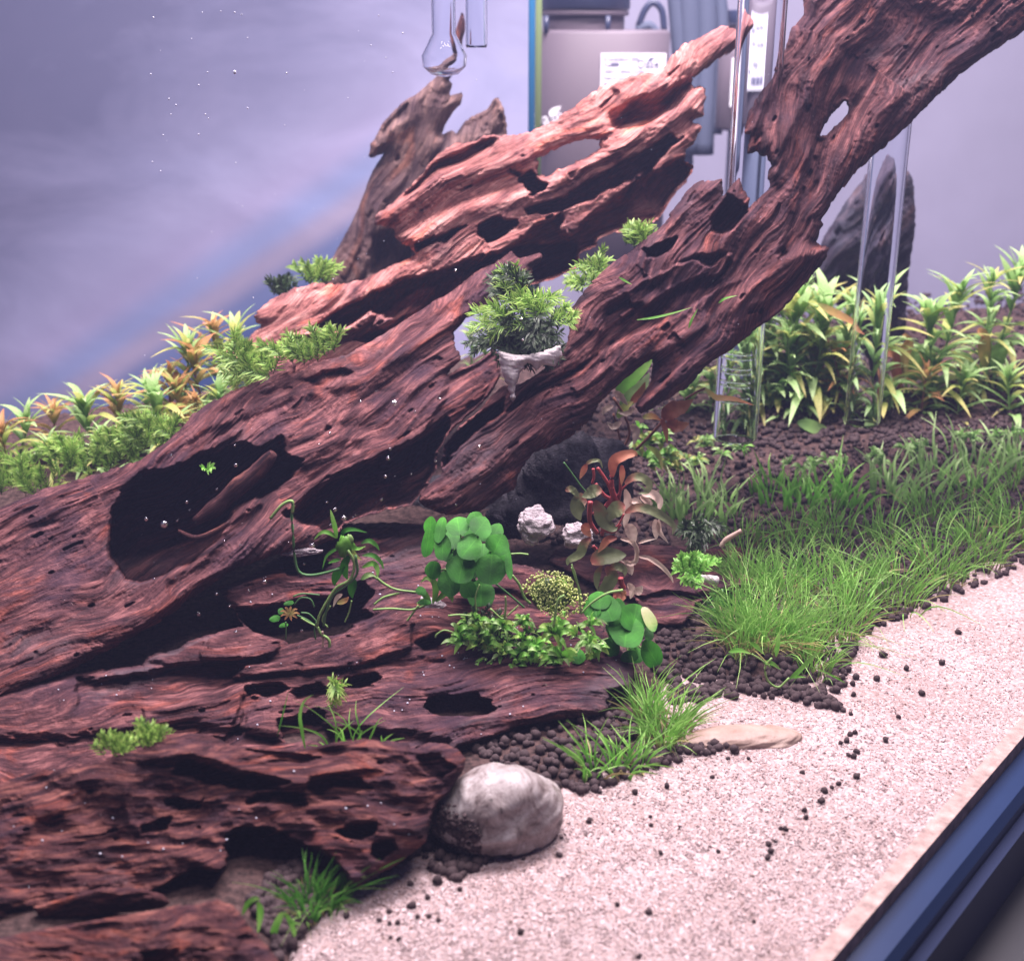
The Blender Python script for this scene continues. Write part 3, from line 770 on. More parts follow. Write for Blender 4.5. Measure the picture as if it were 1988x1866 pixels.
C_ = [(-60, 1010), (80, 950), (200, 915), (273, 891), (317, 858), (343, 837), (374, 803), (403, 782), (447, 759), (491, 741), (524, 720), (550, 705), (566, 698), (576, 707), (574, 723), (589, 715), (602, 707), (628, 697), (667, 689), (706, 669),
      (748, 643), (789, 617), (841, 583), (880, 563), (905, 542), (931, 521), (957, 511), (993, 485), (1009, 500), (1048, 490), (1058, 500), (1037, 519), (1035, 537), (1012, 552), (957, 596), (905, 620), (882, 645), (885, 674),
      (896, 687), (895, 702), (869, 726), (925, 700), (957, 676), (968, 682), (973, 726), (957, 757), (939, 785), (890, 827), (864, 855), (851, 881), (848, 912), (828, 950), (800, 985), (748, 992), (669, 1019), (654, 1045), (602, 1066),
      (524, 1082), (460, 1105), (416, 1134), (369, 1165), (299, 1215), (200, 1270), (80, 1330), (-60, 1390)]
wood('driftwood_log', C_, lambda x, y: .330 + (1200 - y) * .00018, 52, [(1060, 470), (700, 740), (480, 880), (250, 1060), (-60, 1200)],
     'dark purplish driftwood log leaning across the middle with a cave at its lower left', 'driftwood',
     regions=[
         ([(212, 1020), (235, 955), (273, 920), (343, 908), (400, 882), (470, 862), (506, 873), (545, 852), (553, 886), (586, 893), (540, 950), (511, 967), (493, 968), (452, 996), (440, 1019), (423, 1044), (369, 1094), (317, 1120), (273, 1130), (240, 1128), (214, 1085)], -300, 12),
         ([(592, 738), (625, 722), (660, 716), (690, 722), (665, 742), (620, 752)], -34, 9),
         ([(869, 726), (895, 702), (905, 690), (930, 690), (957, 676), (968, 682), (973, 726), (957, 757), (939, 785), (890, 827), (864, 855), (851, 881), (848, 912), (828, 950), (800, 985), (740, 985), (790, 900), (850, 800)], -30, 16),
         ([(556, 1000), (640, 930), (740, 885), (800, 862), (866, 815), (870, 850), (850, 905), (820, 990), (740, 1000), (669, 1030), (630, 1030)], -150, 16),
         ([(343, 897), (365, 882), (400, 866), (450, 838), (470, 832), (460, 848), (420, 868), (380, 892), (355, 900)], 22, 6),
         ([(538, 806), (560, 790), (586, 768), (578, 784), (556, 802)], 20, 4),
         ([(905, 620), (950, 590), (1000, 545), (1040, 520), (1010, 560), (940, 615)], -18, 8),
         ([(420, 800), (500, 760), (560, 745), (600, 760), (560, 800), (480, 830)], -14, 20)],
     strokes=[([(280, 900), (400, 830), (560, 765), (620, 760), (700, 735), (760, 700), (850, 640), (900, 610)], 12, 18), ([(540, 850), (600, 840), (700, 800), (820, 740), (880, 700)], 16, 12), ([(590, 893), (640, 850), (700, 850)], 14, 12),
              ([(330, 1120), (400, 1080), (450, 1010), (500, 975)], 9, 22), ([(273, 1225), (350, 1160), (420, 1110)], 10, 12), ([(724, 660), (860, 590), (980, 510)], 10, 10), ([(560, 705), (575, 740), (640, 760)], 10, -14)],
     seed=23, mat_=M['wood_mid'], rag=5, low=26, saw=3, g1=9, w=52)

D_ = [(2080, -320), (1990, -250), (1700, -80), (1559, -10), (1559, 28), (1538, 52), (1530, 72), (1517, 114), (1504, 145), (1486, 168), (1465, 194), (1453, 220), (1442, 261), (1455, 264), (1450, 280), (1447, 298), (1453, 303), (1468, 295), (1476, 304), (1489, 305),
      (1496, 321), (1489, 331), (1494, 362), (1476, 380), (1455, 404), (1456, 383), (1445, 367), (1437, 344), (1424, 355), (1406, 378), (1403, 344), (1390, 348), (1367, 349), (1346, 355), (1331, 370), (1310, 401), (1295, 424), (1282, 440),
      (1248, 463), (1225, 483), (1207, 498), (1191, 506), (1164, 531), (1128, 570), (1100, 607), (1105, 643), (1100, 661), (1074, 705), (1009, 744), (970, 751), (957, 762), (931, 793), (890, 827), (860, 862), (854, 922),
      (828, 943), (812, 959), (812, 978), (828, 988), (867, 1003), (931, 996), (957, 980), (983, 959), (1001, 950), (1009, 920), (1035, 881), (1087, 863), (1128, 834), (1151, 811), (1164, 785), (1191, 757), (1207, 744), (1243, 715), (1264, 700),
      (1266, 713), (1261, 741), (1240, 772), (1232, 790), (1243, 808), (1282, 785), (1336, 754), (1359, 728), (1385, 700), (1424, 679), (1476, 635), (1496, 625), (1517, 607), (1548, 573), (1574, 542), (1595, 516), (1605, 506), (1614, 478),
      (1600, 477), (1584, 469), (1587, 466), (1595, 445), (1603, 435), (1597, 427), (1610, 404), (1631, 375), (1667, 331), (1760, 250), (1860, 150), (1990, 60), (2180, -100)]
wood('driftwood_log', D_, lambda x, y: .372 + (990 - y) * .00010, 50, [(2000, -300), (1620, 80), (1480, 400), (1330, 600), (1150, 760), (830, 980)],
     'thick red-brown driftwood log rising to the upper right corner, nearest of the leaning logs', 'driftwood',
     holes=[[(1593, 262), (1600, 248), (1610, 233), (1622, 217), (1640, 197), (1646, 206), (1644, 220), (1630, 236), (1615, 250), (1603, 260)]],
     regions=[
         ([(1380, 425), (1398, 400), (1412, 378), (1432, 388), (1452, 400), (1450, 412), (1424, 440), (1403, 454), (1382, 445)], -130, 8),
         ([(1253, 486), (1282, 472), (1312, 462), (1300, 492), (1270, 500), (1258, 498)], -60, 7),
         ([(1510, 492), (1525, 470), (1545, 420), (1560, 330), (1590, 262), (1600, 266), (1590, 330), (1570, 440), (1535, 500)], -30, 14),
         ([(1225, 560), (1280, 540), (1330, 505), (1400, 490), (1420, 510), (1390, 560), (1330, 600), (1250, 640), (1150, 690), (1180, 600)], -26, 12),
         ([(1215, 566), (1255, 542), (1320, 512), (1345, 505), (1380, 515), (1420, 494), (1400, 530), (1340, 545), (1290, 570), (1255, 592), (1225, 588)], 30, 7),
         ([(1200, 610), (1240, 590), (1215, 620)], 14, 5),
         ([(1010, 764), (1075, 735), (1140, 700), (1160, 690), (1105, 738), (1040, 772), (985, 800), (1000, 780)], -26, 8),
         ([(1110, 752), (1164, 716), (1186, 700), (1190, 712), (1160, 740), (1120, 765)], 14, 6),
         ([(890, 838), (935, 802), (985, 768), (975, 800), (930, 835), (885, 875), (862, 905), (850, 870)], -110, 7),
         ([(1310, 770), (1390, 690), (1470, 610), (1560, 520), (1600, 490), (1560, 560), (1470, 640), (1400, 700), (1300, 785)], -14, 18),
         ([(1640, 100), (1760, 0), (1860, 40), (1760, 160), (1650, 260), (1640, 190)], -26, 40)],
     strokes=[([(1640, 80), (1560, 170), (1500, 300), (1480, 380), (1380, 500)], 18, 16), ([(1600, 130), (1540, 240), (1460, 420)], 12, 12), ([(1300, 440), (1340, 380), (1390, 360)], 10, 12), ([(1150, 640), (1240, 600), (1300, 560)], 10, 10),
              ([(1240, 700), (1360, 640), (1460, 560), (1560, 490)], 12, 14), ([(1450, 200), (1490, 190), (1530, 120)], 10, 8), ([(1700, -40), (1600, 60), (1545, 160)], 12, 18)],
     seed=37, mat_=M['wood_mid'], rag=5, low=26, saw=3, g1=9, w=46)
wood('driftwood_log', [(1200, 1062), (1240, 1056), (1326, 1060), (1400, 1056), (1440, 1060), (1450, 1075), (1432, 1092), (1450, 1112), (1470, 1130), (1463, 1141), (1437, 1148), (1400, 1154), (1372, 1164), (1351, 1172), (1346, 1192), (1326, 1213), (1295, 1216), (1258, 1210),
                       (1253, 1187), (1232, 1165), (1180, 1150), (1120, 1120), (1060, 1090), (1080, 1066)],
     lambda x, y: .346 + (1215 - y) * .00040, 22, [(1480, 1110), (1250, 1100), (1060, 1090)],
     'flat reddish driftwood shelf in front of the hairgrass under the small moss tuft', 'driftwood',
     regions=[([(1236, 1160), (1290, 1150), (1410, 1158), (1372, 1172), (1351, 1180), (1330, 1200), (1262, 1200)], -26, 6), ([(1300, 1085), (1370, 1078), (1430, 1086), (1400, 1098), (1320, 1102)], -20, 8)],
     strokes=[([(1240, 1142), (1330, 1148), (1460, 1134)], 7, 14)], seed=41, mat_=M['wood_mid'], rag=3, low=6, saw=5, g1=4)

E_ = [(-60, 1330), (120, 1310), (273, 1290), (286, 1274), (300, 1268), (340, 1262), (362, 1246), (400, 1232), (420, 1228), (470, 1215), (450, 1182), (431, 1159), (421, 1138), (486, 1115), (524, 1089), (540, 1080), (580, 1060), (640, 1030), (669, 1016), (724, 1014), (780, 1014), (841, 1019), (900, 1045), (983, 1090), (1035, 1100), (1100, 1130),
      (1180, 1230), (1215, 1270), (1236, 1291), (1230, 1322), (1222, 1340), (1190, 1358), (1180, 1380), (1164, 1389), (1087, 1399), (1009, 1411), (957, 1432), (890, 1450), (850, 1490), (560, 1530), (273, 1540), (-60, 1560)]
LYING = wood('driftwood_log', E_, lambda x, y: .279 + (1450 - y) * .00024, 40, [(1260, 1250), (900, 1290), (600, 1330), (-60, 1440)],
     'broad red-brown driftwood log lying flat with oval holes under the round-leaved plants', 'driftwood',
     regions=[
         ([(826, 1372), (833, 1357), (850, 1350), (885, 1354), (925, 1351), (952, 1360), (962, 1374), (945, 1386), (915, 1390), (860, 1388), (835, 1384)], -130, 6),
         ([(662, 1322), (690, 1310), (725, 1309), (742, 1314), (730, 1328), (700, 1337), (672, 1334)], -90, 6),
         ([(806, 1248), (822, 1236), (850, 1228), (872, 1232), (870, 1246), (848, 1260), (820, 1264)], -70, 8),
         ([(590, 1398), (596, 1380), (618, 1374), (632, 1384), (632, 1402), (610, 1412)], -70, 8),
         ([(541, 1090), (570, 1079), (612, 1076), (640, 1095), (628, 1112), (600, 1118), (560, 1115)], -90, 6),
         ([(488, 1184), (560, 1168), (640, 1160), (700, 1130), (724, 1150), (700, 1184), (720, 1196), (688, 1214), (668, 1232), (620, 1238), (560, 1250), (545, 1240), (492, 1226), (474, 1212), (452, 1184)], -180, 10),
         ([(460, 1306), (480, 1296), (560, 1281), (600, 1258), (640, 1252), (690, 1232), (710, 1210), (740, 1196), (800, 1210), (800, 1260), (700, 1290), (560, 1306), (490, 1313), (468, 1312)], 34, 8),
         ([(388, 1268), (400, 1250), (420, 1232), (466, 1218), (480, 1215), (492, 1228), (540, 1245), (538, 1262), (500, 1275), (440, 1277), (396, 1276)], 36, 6),
         ([(286, 1282), (300, 1272), (345, 1266), (362, 1250), (398, 1238), (388, 1285), (330, 1290)], 20, 6),
         ([(273, 1310), (360, 1290), (460, 1285), (470, 1300), (455, 1314), (480, 1322), (430, 1340), (273, 1360), (150, 1370), (150, 1320)], -50, 10),
         ([(474, 1334), (540, 1326), (560, 1338), (520, 1356), (478, 1350)], -60, 8),
         ([(470, 1352), (520, 1345), (500, 1365), (478, 1390), (470, 1430), (440, 1430), (465, 1380)], -26, 7),
         ([(540, 1400), (590, 1385), (640, 1410), (640, 1440), (560, 1440), (540, 1430)], -70, 10),
         ([(-60, 1440), (273, 1420), (380, 1404), (470, 1420), (560, 1432), (700, 1418), (800, 1424), (870, 1440), (870, 1520), (-60, 1540)], -46, 24),
         ([(280, 1378), (380, 1362), (466, 1352), (470, 1392), (440, 1432), (273, 1440)], 26, 6),
         ([(560, 1344), (620, 1328), (668, 1338), (610, 1356), (575, 1362)], -50, 7), ([(700, 1290), (800, 1276), (860, 1286), (790, 1300)], -18, 10), ([(880, 1120), (960, 1140), (1060, 1170), (1080, 1200), (980, 1190), (900, 1150)], -24, 10),
         ([(1180, 1355), (1190, 1338), (1215, 1330), (1222, 1345), (1196, 1362), (1190, 1378), (1178, 1378)], -60, 6),
         ([(724, 1030), (850, 1036), (980, 1100), (1080, 1160), (1000, 1180), (860, 1150), (740, 1090)], -14, 20)],
     strokes=[([(700, 1020), (840, 1026)], 10, 10), ([(740, 1190), (860, 1215), (960, 1280)], 14, 12), ([(790, 1345), (900, 1330), (1060, 1345), (1190, 1330)], 14, 12), ([(620, 1320), (760, 1350), (820, 1400)], 12, 10), ([(421, 1140), (520, 1120), (560, 1125), (640, 1130)], 12, 12),
              ([(300, 1380), (420, 1360), (460, 1350)], 10, 12), ([(300, 1410), (440, 1400)], 10, -10)],
     seed=53, mat_=M['wood_mid'], rag=4, low=16, saw=2.5, g1=7)

G_ = [(-60, 1540), (60, 1500), (180, 1480), (273, 1452), (299, 1434), (330, 1424), (369, 1421), (410, 1427), (447, 1445), (498, 1450), (576, 1455), (641, 1442), (705, 1434), (748, 1438), (789, 1440), (802, 1453), (833, 1441), (859, 1442), (890, 1455), (905, 1473), (903, 1494), (890, 1512), (872, 1543),
      (849, 1559), (838, 1590), (828, 1636), (810, 1652), (763, 1685), (724, 1706), (693, 1727), (660, 1735), (560, 1745), (500, 1765), (400, 1770), (273, 1780), (-60, 1800)]
FORE = wood('driftwood_log', G_, lambda x, y: .224 + (1750 - y) * .0001, 46, [(920, 1500), (600, 1520), (300, 1540), (-60, 1600)],
     'knobbly reddish driftwood log in the left foreground with an arch over the grass tuft', 'driftwood',
     regions=[
         ([(436, 1645), (445, 1622), (470, 1606), (510, 1606), (545, 1618), (590, 1645), (640, 1665), (670, 1700), (690, 1722), (560, 1760), (400, 1790), (273, 1790), (200, 1790), (290, 1735), (370, 1690), (425, 1692), (443, 1680)], -120, 12),
         ([(340, 1478), (370, 1476), (420, 1492), (470, 1500), (520, 1510), (560, 1520), (530, 1532), (470, 1530), (400, 1520), (340, 1500)], -38, 14),
         ([(500, 1545), (540, 1532), (580, 1540), (590, 1558), (540, 1562), (480, 1562)], -46, 12),
         ([(318, 1552), (345, 1548), (390, 1560), (400, 1540), (385, 1570), (350, 1572), (322, 1565)], -38, 8),
         ([(598, 1512), (640, 1504), (700, 1512), (720, 1530), (680, 1545), (630, 1552), (600, 1535)], -38, 12),
         ([(655, 1615), (690, 1598), (730, 1596), (730, 1612), (700, 1628), (670, 1626)], -50, 8),
         ([(724, 1640), (760, 1630), (770, 1650), (740, 1672), (722, 1664)], -40, 8), ([(790, 1460), (850, 1470), (880, 1490), (860, 1520), (830, 1500)], -26, 14),
         ([(480, 1455), (570, 1462), (620, 1470), (600, 1480), (520, 1476)], -24, 10), ([(273, 1600), (330, 1590), (320, 1612), (273, 1620)], -30, 8)],
     strokes=[([(273, 1475), (370, 1460), (430, 1480), (500, 1500), (570, 1520), (590, 1518), (640, 1495), (740, 1490)], 10, 22), ([(760, 1500), (780, 1560), (760, 1640)], 16, 12), ([(430, 1640), (400, 1625), (330, 1620)], 12, 16),
              ([(600, 1600), (620, 1640), (690, 1700)], 14, 14), ([(273, 1640), (380, 1670), (430, 1685)], 10, 12)],
     seed=67, mat_=M['wood_dark'], rag=4, low=10, saw=1.5, g1=4, g2=1.8, g3=1.3, sawp=60, lump=20)
wood('driftwood_piece', [(-60, 1830), (100, 1800), (273, 1771), (343, 1758), (395, 1753), (421, 1746), (452, 1758), (473, 1781), (488, 1802), (511, 1828), (535, 1856), (560, 1900), (560, 2000), (-60, 2000)],
     lambda x, y: .197 + (1866 - y) * .0001, 44, [(560, 1840), (-60, 1860)], 'rounded reddish driftwood piece at the bottom left corner, nearest the camera', 'driftwood',
     regions=[([(459, 1820), (500, 1810), (490, 1835), (465, 1838)], -16, 10), ([(273, 1850), (340, 1845), (350, 1900), (273, 1900)], -26, 16)], seed=71, mat_=M['wood_dark'], rag=3, low=16, saw=3, g1=4, g2=2, lump=16)
wood('driftwood_tip', [(60, 1760), (200, 1722), (273, 1724), (317, 1737), (331, 1753), (316, 1764), (273, 1770), (80, 1790)], .216, 16, [(340, 1750), (60, 1760)],
     'small pointed driftwood tip between the foreground log and the bottom left piece', 'driftwood', seed=73, mat_=M['wood_dark'], rag=2, low=6, saw=4)
wood('driftwood_log', [(1562, 545), (1592, 575), (1640, 600), (1690, 640), (1720, 700), (1745, 700), (1760, 640), (1765, 540), (1780, 440), (1775, 350), (1750, 310), (1720, 300), (1690, 330), (1640, 390), (1600, 460)], .60, 40, [(1560, 620), (1860, 320)],
     'dim bluish dark driftwood mass behind the right-hand log', 'driftwood', seed=77, mat_=M['wood_dim'], rag=4, step=3.6)
# sticks and splinters inside the cave
def stick(name, pts, Y, r, label, m=None, cat='stick', seed=0):
    b_ = MB(); P = pc(pts, Y, 18); n = len(P)
    R = r * Y / F * (1 - .55 * np.abs(np.linspace(-1, 1, n)) ** 3) * (1 + .25 * (vnoise(np.arange(n) * .9, np.zeros(n) + seed, 3) - .5))
    b_.tube(P, R, 12); b_.uv = [u_[:, ::-1] * np.array([2.0, .3]) + np.stack([np.zeros(len(u_)), np.tile(np.arange(12) / 12, len(u_) // 12 + 1)[:len(u_)] * .6], -1) for u_ in b_.uv]; o = b_.build(name, m or M['wood_dark']); tag(o, label, cat); return o
stick('bark_stick', [(378, 1012), (420, 985), (462, 945), (500, 915), (530, 880)], .372, 19, 'pale brown stick inside the dark cave under the middle log', seed=2)
stick('root_stick', [(345, 1030), (372, 1043), (400, 1040), (440, 1018), (470, 995)], .365, 6, 'thin curved root across the mouth of the dark cave', seed=4)

# ------------------------------------------------------------------ small builders
FACE = np.array([0, -.80, .60])
RT = np.array([1.0, 0, 0]); UPV = np.array([0, math.sin(PITCH), math.cos(PITCH)]); TOC = np.array([0, -math.cos(PITCH), math.sin(PITCH)])
def prof_leaf(n, wmax, tip=.7, base=.25):
    t = np.linspace(0, 1, n)
    w = np.sin(np.pi * np.clip(t, 0, 1) ** tip) ** .8
    return wmax * np.maximum(w, base * (1 - t) * (t < .5))
def leafp(parent, pts, wpx, Y, mt, name='leaf', N=None, n=12, crease=.25, tip=.7, wave=0, cols=3):
    b_ = MB(); P = pc(pts, Y, n)
    N_ = FACE if N is None else N
    b_.strip(P, prof_leaf(n, wpx * Y / F), N_, crease, 0, cols, wave)
    return b_.build(name, mt, parent)
def tubep(parent, pts, rpx, Y, mt, name='stem', n=16, k=6, taper=.0):
    b_ = MB(); P = pc(pts, Y, n)
    R = rpx * Y / F * (1 - taper * np.linspace(0, 1, n))
    b_.tube(P, R, k); return b_.build(name, mt, parent)
def disc_leaf(parent, cx, cy, rx, ry, rot, Y, mt, tilt=.5, side=0.0, name='leaf', cup=.09, seed=0, notch=0):
    """round cupped leaf; rx, ry in picture units, rot degrees"""
    k = 18; rings = [0, .35, .7, .92, 1.0]
    V = []; uv = []
    a = math.radians(rot)
    for q in rings:
        for j in range(k if q else 1):
            t = 2 * math.pi * j / k
            x = q * math.cos(t); y = q * math.sin(t)
            w = (1 + .04 * math.sin(3 * t + seed) + .03 * math.sin(5 * t + seed * 2)) * (1 + .06 * math.sin(t) ** 7)
            lx = rx * x * w; ly = ry * y * w
            z = cup * (rx + ry) * .5 * (1 - q * q) * 0.9 + .13 * rx * abs(x) ** 1.3 * (1 if seed % 2 else .6) + .045 * rx * math.sin(3 * t + seed) * q * q
            px = lx * math.cos(a) - ly * math.sin(a); py = lx * math.sin(a) + ly * math.cos(a)
            V.append((px, py, z)); uv.append((x * .5, .5 + .5 * q * (y)))
    V = np.array(V) * Y / F
    c = np.array(U1(cx, cy, Y))
    # away-from-camera tilt of the upper edge, plus a sideways one
    depth = -tilt * V[:, 1] + side * V[:, 0]
    W = c + V[:, :1] * RT + V[:, 1:2] * UPV + (V[:, 2:3] + depth[:, None]) * TOC
    T = [[0, 1 + j, 1 + (j + 1) % k] for j in range(k)]
    Q = [[1 + i * k + j, 1 + (i + 1) * k + j, 1 + (i + 1) * k + (j + 1) % k, 1 + i * k + (j + 1) % k] for i in range(len(rings) - 2) for j in range(k)]
    b_ = MB(); b_.add(W, Q, T, uv); return b_.build(name, mt, parent)
def blades(b_, bx, by, n, hpx, spx, wpx, seed, lean=(0, 0), droop=.55, hv=.45, spread=.5, seg=7, Y=None):
    r = np.random.default_rng(seed)
    base = GP([bx], [by])[0]
    if Y is not None: base = np.array(U1(bx, by, Y))
    k = base[1] / F
    for i in range(n):
        a = r.uniform(0, 2 * math.pi); q = math.sqrt(r.uniform(0, 1)) * spx * k
        p0 = base + np.array([q * math.cos(a), q * math.sin(a) * 1.3, 0])
        if Y is None: p0[2] = hgt(np.array([p0[0]]), np.array([p0[1]]))[0] - .0004
        h = hpx * k * (1 - hv + 2 * hv * r.uniform(0, 1)) * 1.02
        d = np.array([math.cos(a), math.sin(a), 0]) * spread * r.uniform(.1, 1) + np.array([lean[0], lean[1], 0]) + r.normal(size=3) * .12 * np.array([1, 1, 0])
        t = np.linspace(0, 1, seg)[:, None]
        up = np.array([0, 0, 1.0])
        dr = droop * r.uniform(.2, 1.3)
        P = p0 + h * (t * (up * .95 + d * .45) + t ** 2.2 * (d * .8 - up * dr * .5)) + h * .04 * np.sin(t * 5 + r.uniform(0, 6)) * RT
        w = wpx * k * r.uniform(.7, 1.25) * (1 - np.linspace(0, 1, seg) ** 2.4 * .92)
        N = np.array([r.normal() * .6, -1, .5 + .3 * r.normal()]); N /= np.linalg.norm(N)
        b_.strip(P, w, N, .35, r.uniform(-1, 1), 3)
def tuft(name, label, cat, specs, m_, seed, brown=None, group=None, Y=None, partname='blades'):
    b0 = specs[0]
    base = GP([b0[0]], [b0[1]])[0] if Y is None else U1(b0[0], b0[1], Y)
    th = thing(name, base, label, cat, group)
    b_ = MB()
    if name == 'hairgrass_tuft': specs = [(s_[0], s_[1], int(s_[2] * .9), s_[3] * .84, s_[4] * .92) + tuple(s_[5:]) for s_ in specs]
    for j, sp in enumerate(specs):
        blades(b_, *sp[:2], sp[2], sp[3], sp[4], sp[5], seed + j * 13, **({} if len(sp) < 7 else sp[6]), Y=Y)
    b_.build(partname, m_, th)
    if brown:
        b_ = MB()
        for j, sp in enumerate(specs):
            blades(b_, *sp[:2], int(sp[2] * .2), sp[3] * 1.0, sp[4] * 1.15, sp[5] * 1.05, seed + 900 + j * 13, spread=1.0, droop=1.5, Y=Y)
        b_.build('arching_blades', M['grass_pale'], th)
        b_ = MB()
        for j, sp in enumerate(specs):
            blades(b_, *sp[:2], int(sp[2] * brown), sp[3] * .55, sp[4] * 1.1, sp[5], seed + 500 + j * 13, spread=1.1, droop=.9, Y=Y)
        b_.build('dead_blades', M['grass_brown'], th)
    return th
def frond(b_, P, needle, wpx_m, r, dens=10, fold=.5, N=FACE):
    """moss frond along world curve P: stem and two rows of curved needles"""
    n = len(P)
    b_.tube(P, wpx_m * .5, 4, False)
    T = np.gradient(P, axis=0); T /= np.linalg.norm(T, axis=1)[:, None] + 1e-12
    for i in np.linspace(0.6, n - 1.01, dens):
        j = int(i); p = P[j] + (P[min(j + 1, n - 1)] - P[j]) * (i - j); t = T[j]
        S = np.cross(t, N); S /= np.linalg.norm(S) + 1e-9
        for sgn in (-1, 1):
            L = needle * 1.25 * r.uniform(.7, 1.2) * (1 - .45 * (i / n) ** 2)
            o = S * sgn * (.75 + .3 * r.uniform(-1, 1)) + t * r.uniform(.5, 1.1) + N * r.uniform(-.4, .6)
            o /= np.linalg.norm(o)
            tt = np.linspace(0, 1, 4)[:, None]
            Q = p + L * (o * tt + t * .25 * tt ** 2 - np.array([0, 0, .12]) * tt ** 2)
            b_.strip(Q, wpx_m * np.array([.6, 1, .8, .12]), N, .1, r.uniform(-1, 1), 2)
def mossy(name, label, cat, Y, groups, m_, seed, parts='fronds', wpx=1.7, th=None, depth=.012):
    """groups: (cx, cy, rx, ry, n, angle0, angle1, length, needle)"""
    r = np.random.default_rng(seed)
    if th is None:
        th = thing(name, U1(groups[0][0], groups[0][1] + groups[0][3], Y), label, cat)
    b_ = MB(); k = Y / F
    for (cx, cy, rx, ry, n, a0, a1, L, nd) in groups:
        for i in range(n):
            a = r.uniform(0, 6.28); q = math.sqrt(r.uniform(0, 1))
            x, y = cx + rx * q * math.cos(a), cy + ry * q * math.sin(a)
            g = math.radians(r.uniform(a0, a1)); l = L * r.uniform(.6, 1.2)
            x1, y1 = x + l * math.cos(g), y - l * math.sin(g)
            xm, ym = (x + x1) / 2 + r.normal() * l * .1, (y + y1) / 2 - l * .12
            dz = r.uniform(-depth, depth) * (1 - .3 * q)
            P = pc([(x, y, dz), (xm, ym, dz - .002), (x1, y1 + l * .08, dz - .004 * r.uniform(0, 1))], Y, 7)
            frond(b_, P, nd * k, wpx * k, r, int(max(5, l / 4.5)))
    b_.build(parts, m_, th)
    return th

# ------------------------------------------------------------------ stones
def stone(name, label, cx, cy, rx, ry, rz, Y, m_, rot=0, rough=.10, seed=0, sub=1, parent=None, fn=None):
    n, m = 96 * sub, 64 * sub
    th = np.linspace(0, math.pi, m); ph = np.linspace(0, 2 * math.pi, n, endpoint=False)
    TH, PH = np.meshgrid(th, ph, indexing='ij')
    D = np.stack([np.sin(TH) * np.cos(PH), np.cos(TH), np.sin(TH) * np.sin(PH)], -1)   # x right, y up, z to camera
    q = 1 + rough * (fbm(D[..., 0] * 1.5 + seed, D[..., 1] * 1.5 + D[..., 2] * 1.1, seed, 3)) + rough * .16 * fbm(D[..., 0] * 9, D[..., 1] * 9 + D[..., 2] * 7, seed + 4, 4)
    if fn is not None: q = fn(D, q)
    a = math.radians(rot)
    X = D[..., 0] * rx * q; Yy = D[..., 1] * ry * q; Z = D[..., 2] * rz * q
    X, Yy = X * math.cos(a) - Yy * math.sin(a), X * math.sin(a) + Yy * math.cos(a)
    k = Y / F
    c = np.array(U1(cx, cy, Y))
    V = c + X[..., None] * k * RT + Yy[..., None] * k * UPV + Z[..., None] * k * TOC
    I = np.arange(m * n).reshape(m, n); J = np.roll(I, -1, 1)
    Q = np.stack([I[:-1], I[1:], J[1:], J[:-1]], -1).reshape(-1, 4)
    o = mk(name, V.reshape(-1, 3), Q, m_, parent)
    if label: tag(o, label, 'stone')
    return o
stone('stone', 'smooth rounded pale grey veined stone half sunk in the sand beside the foreground log', 968, 1574, 150, 102, 105, .249, M['stone'], 10, .16, 3, 1)
r = np.random.default_rng(12); b_ = MB()
for i in range(800):
    x = r.uniform(-.98, -.25); y = r.uniform(-.85, .30)
    if x * x + y * y > .94 or y > -.9 * x - .45 + r.normal() * .10 : continue
    z = math.sqrt(1 - x * x - y * y); k = .249 / F
    c_ = np.array(U1(968, 1574, .249)) + k * (150 * x * RT + 102 * y * UPV) * 1.05 + k * 112 * z * TOC
    b_.blob(c_, k * r.uniform(2.5, 7), i, .4, 6, 4, (1, 1, .8))
o = b_.build('soil_crumbs', M['pellet']); tag(o, 'dark brown soil crumbs smeared over the left side of the pale stone', 'soil crumbs', kind='stuff')
stone('stone', 'flat tan stone almost buried in the sand in front of the small grass tuft', 1425, 1440, 150, 34, 60, .2925, M['stone_tan'], 4, .16, 8)
def lavaf(D, q):
    return q - .10 * np.maximum(0, fbm(D[..., 0] * 5, D[..., 1] * 5 + D[..., 2] * 4, 91, 4)) - .05 * ridged(D[..., 0] * 11, D[..., 1] * 11 + D[..., 2] * 9, 93, 3) * 1.4
stone('lava_rock', 'black porous lava rock under the right-hand log behind the red-stemmed plant', 1110, 930, 128, 112, 75, .405, M['lava'], 20, .35, 12, 2, fn=lavaf)
stone('lava_rock', 'wide black filler rock added to darken the hollow under the two leaning logs', 790, 1000, 250, 85, 60, .445, M['lava'], 4, .3, 19, 1, fn=lavaf)  # made-up rock, blacks out lit soil where there is only shade
stone('lava_rock', 'low black lava rock in shadow left of the red-stemmed plant', 1010, 1010, 70, 45, 40, .395, M['lava'], -10, .35, 15, 1, fn=lavaf)
stone('lava_rock', 'dark rock in the shade behind the blue-leaved crypt plants at far right', 1560, 800, 90, 60, 60, .56, M['lava'], 0, .3, 17, 1, fn=lavaf)
def gluef(D, q): return q + .12 * fbm(D[..., 0] * 3, D[..., 1] * 3, 77, 4) - .1 * ridged(D[..., 0] * 4, D[..., 1] * 4 + D[..., 2] * 2, 78, 3)
for (x, y, rx, ry, rot, sd, lab) in ((1038, 1022, 44, 40, -10, 31, 'larger grey lump of set glue beside the round-leaved rosette'), (1122, 1040, 34, 30, 5, 33, 'smaller grey lump of set glue left of the red stems')):
    o = stone('glue_lump', None, x, y, rx, ry, 26, .352, M['glue_grey'], rot, .3, sd, 1, fn=gluef); tag(o, lab, 'glue')
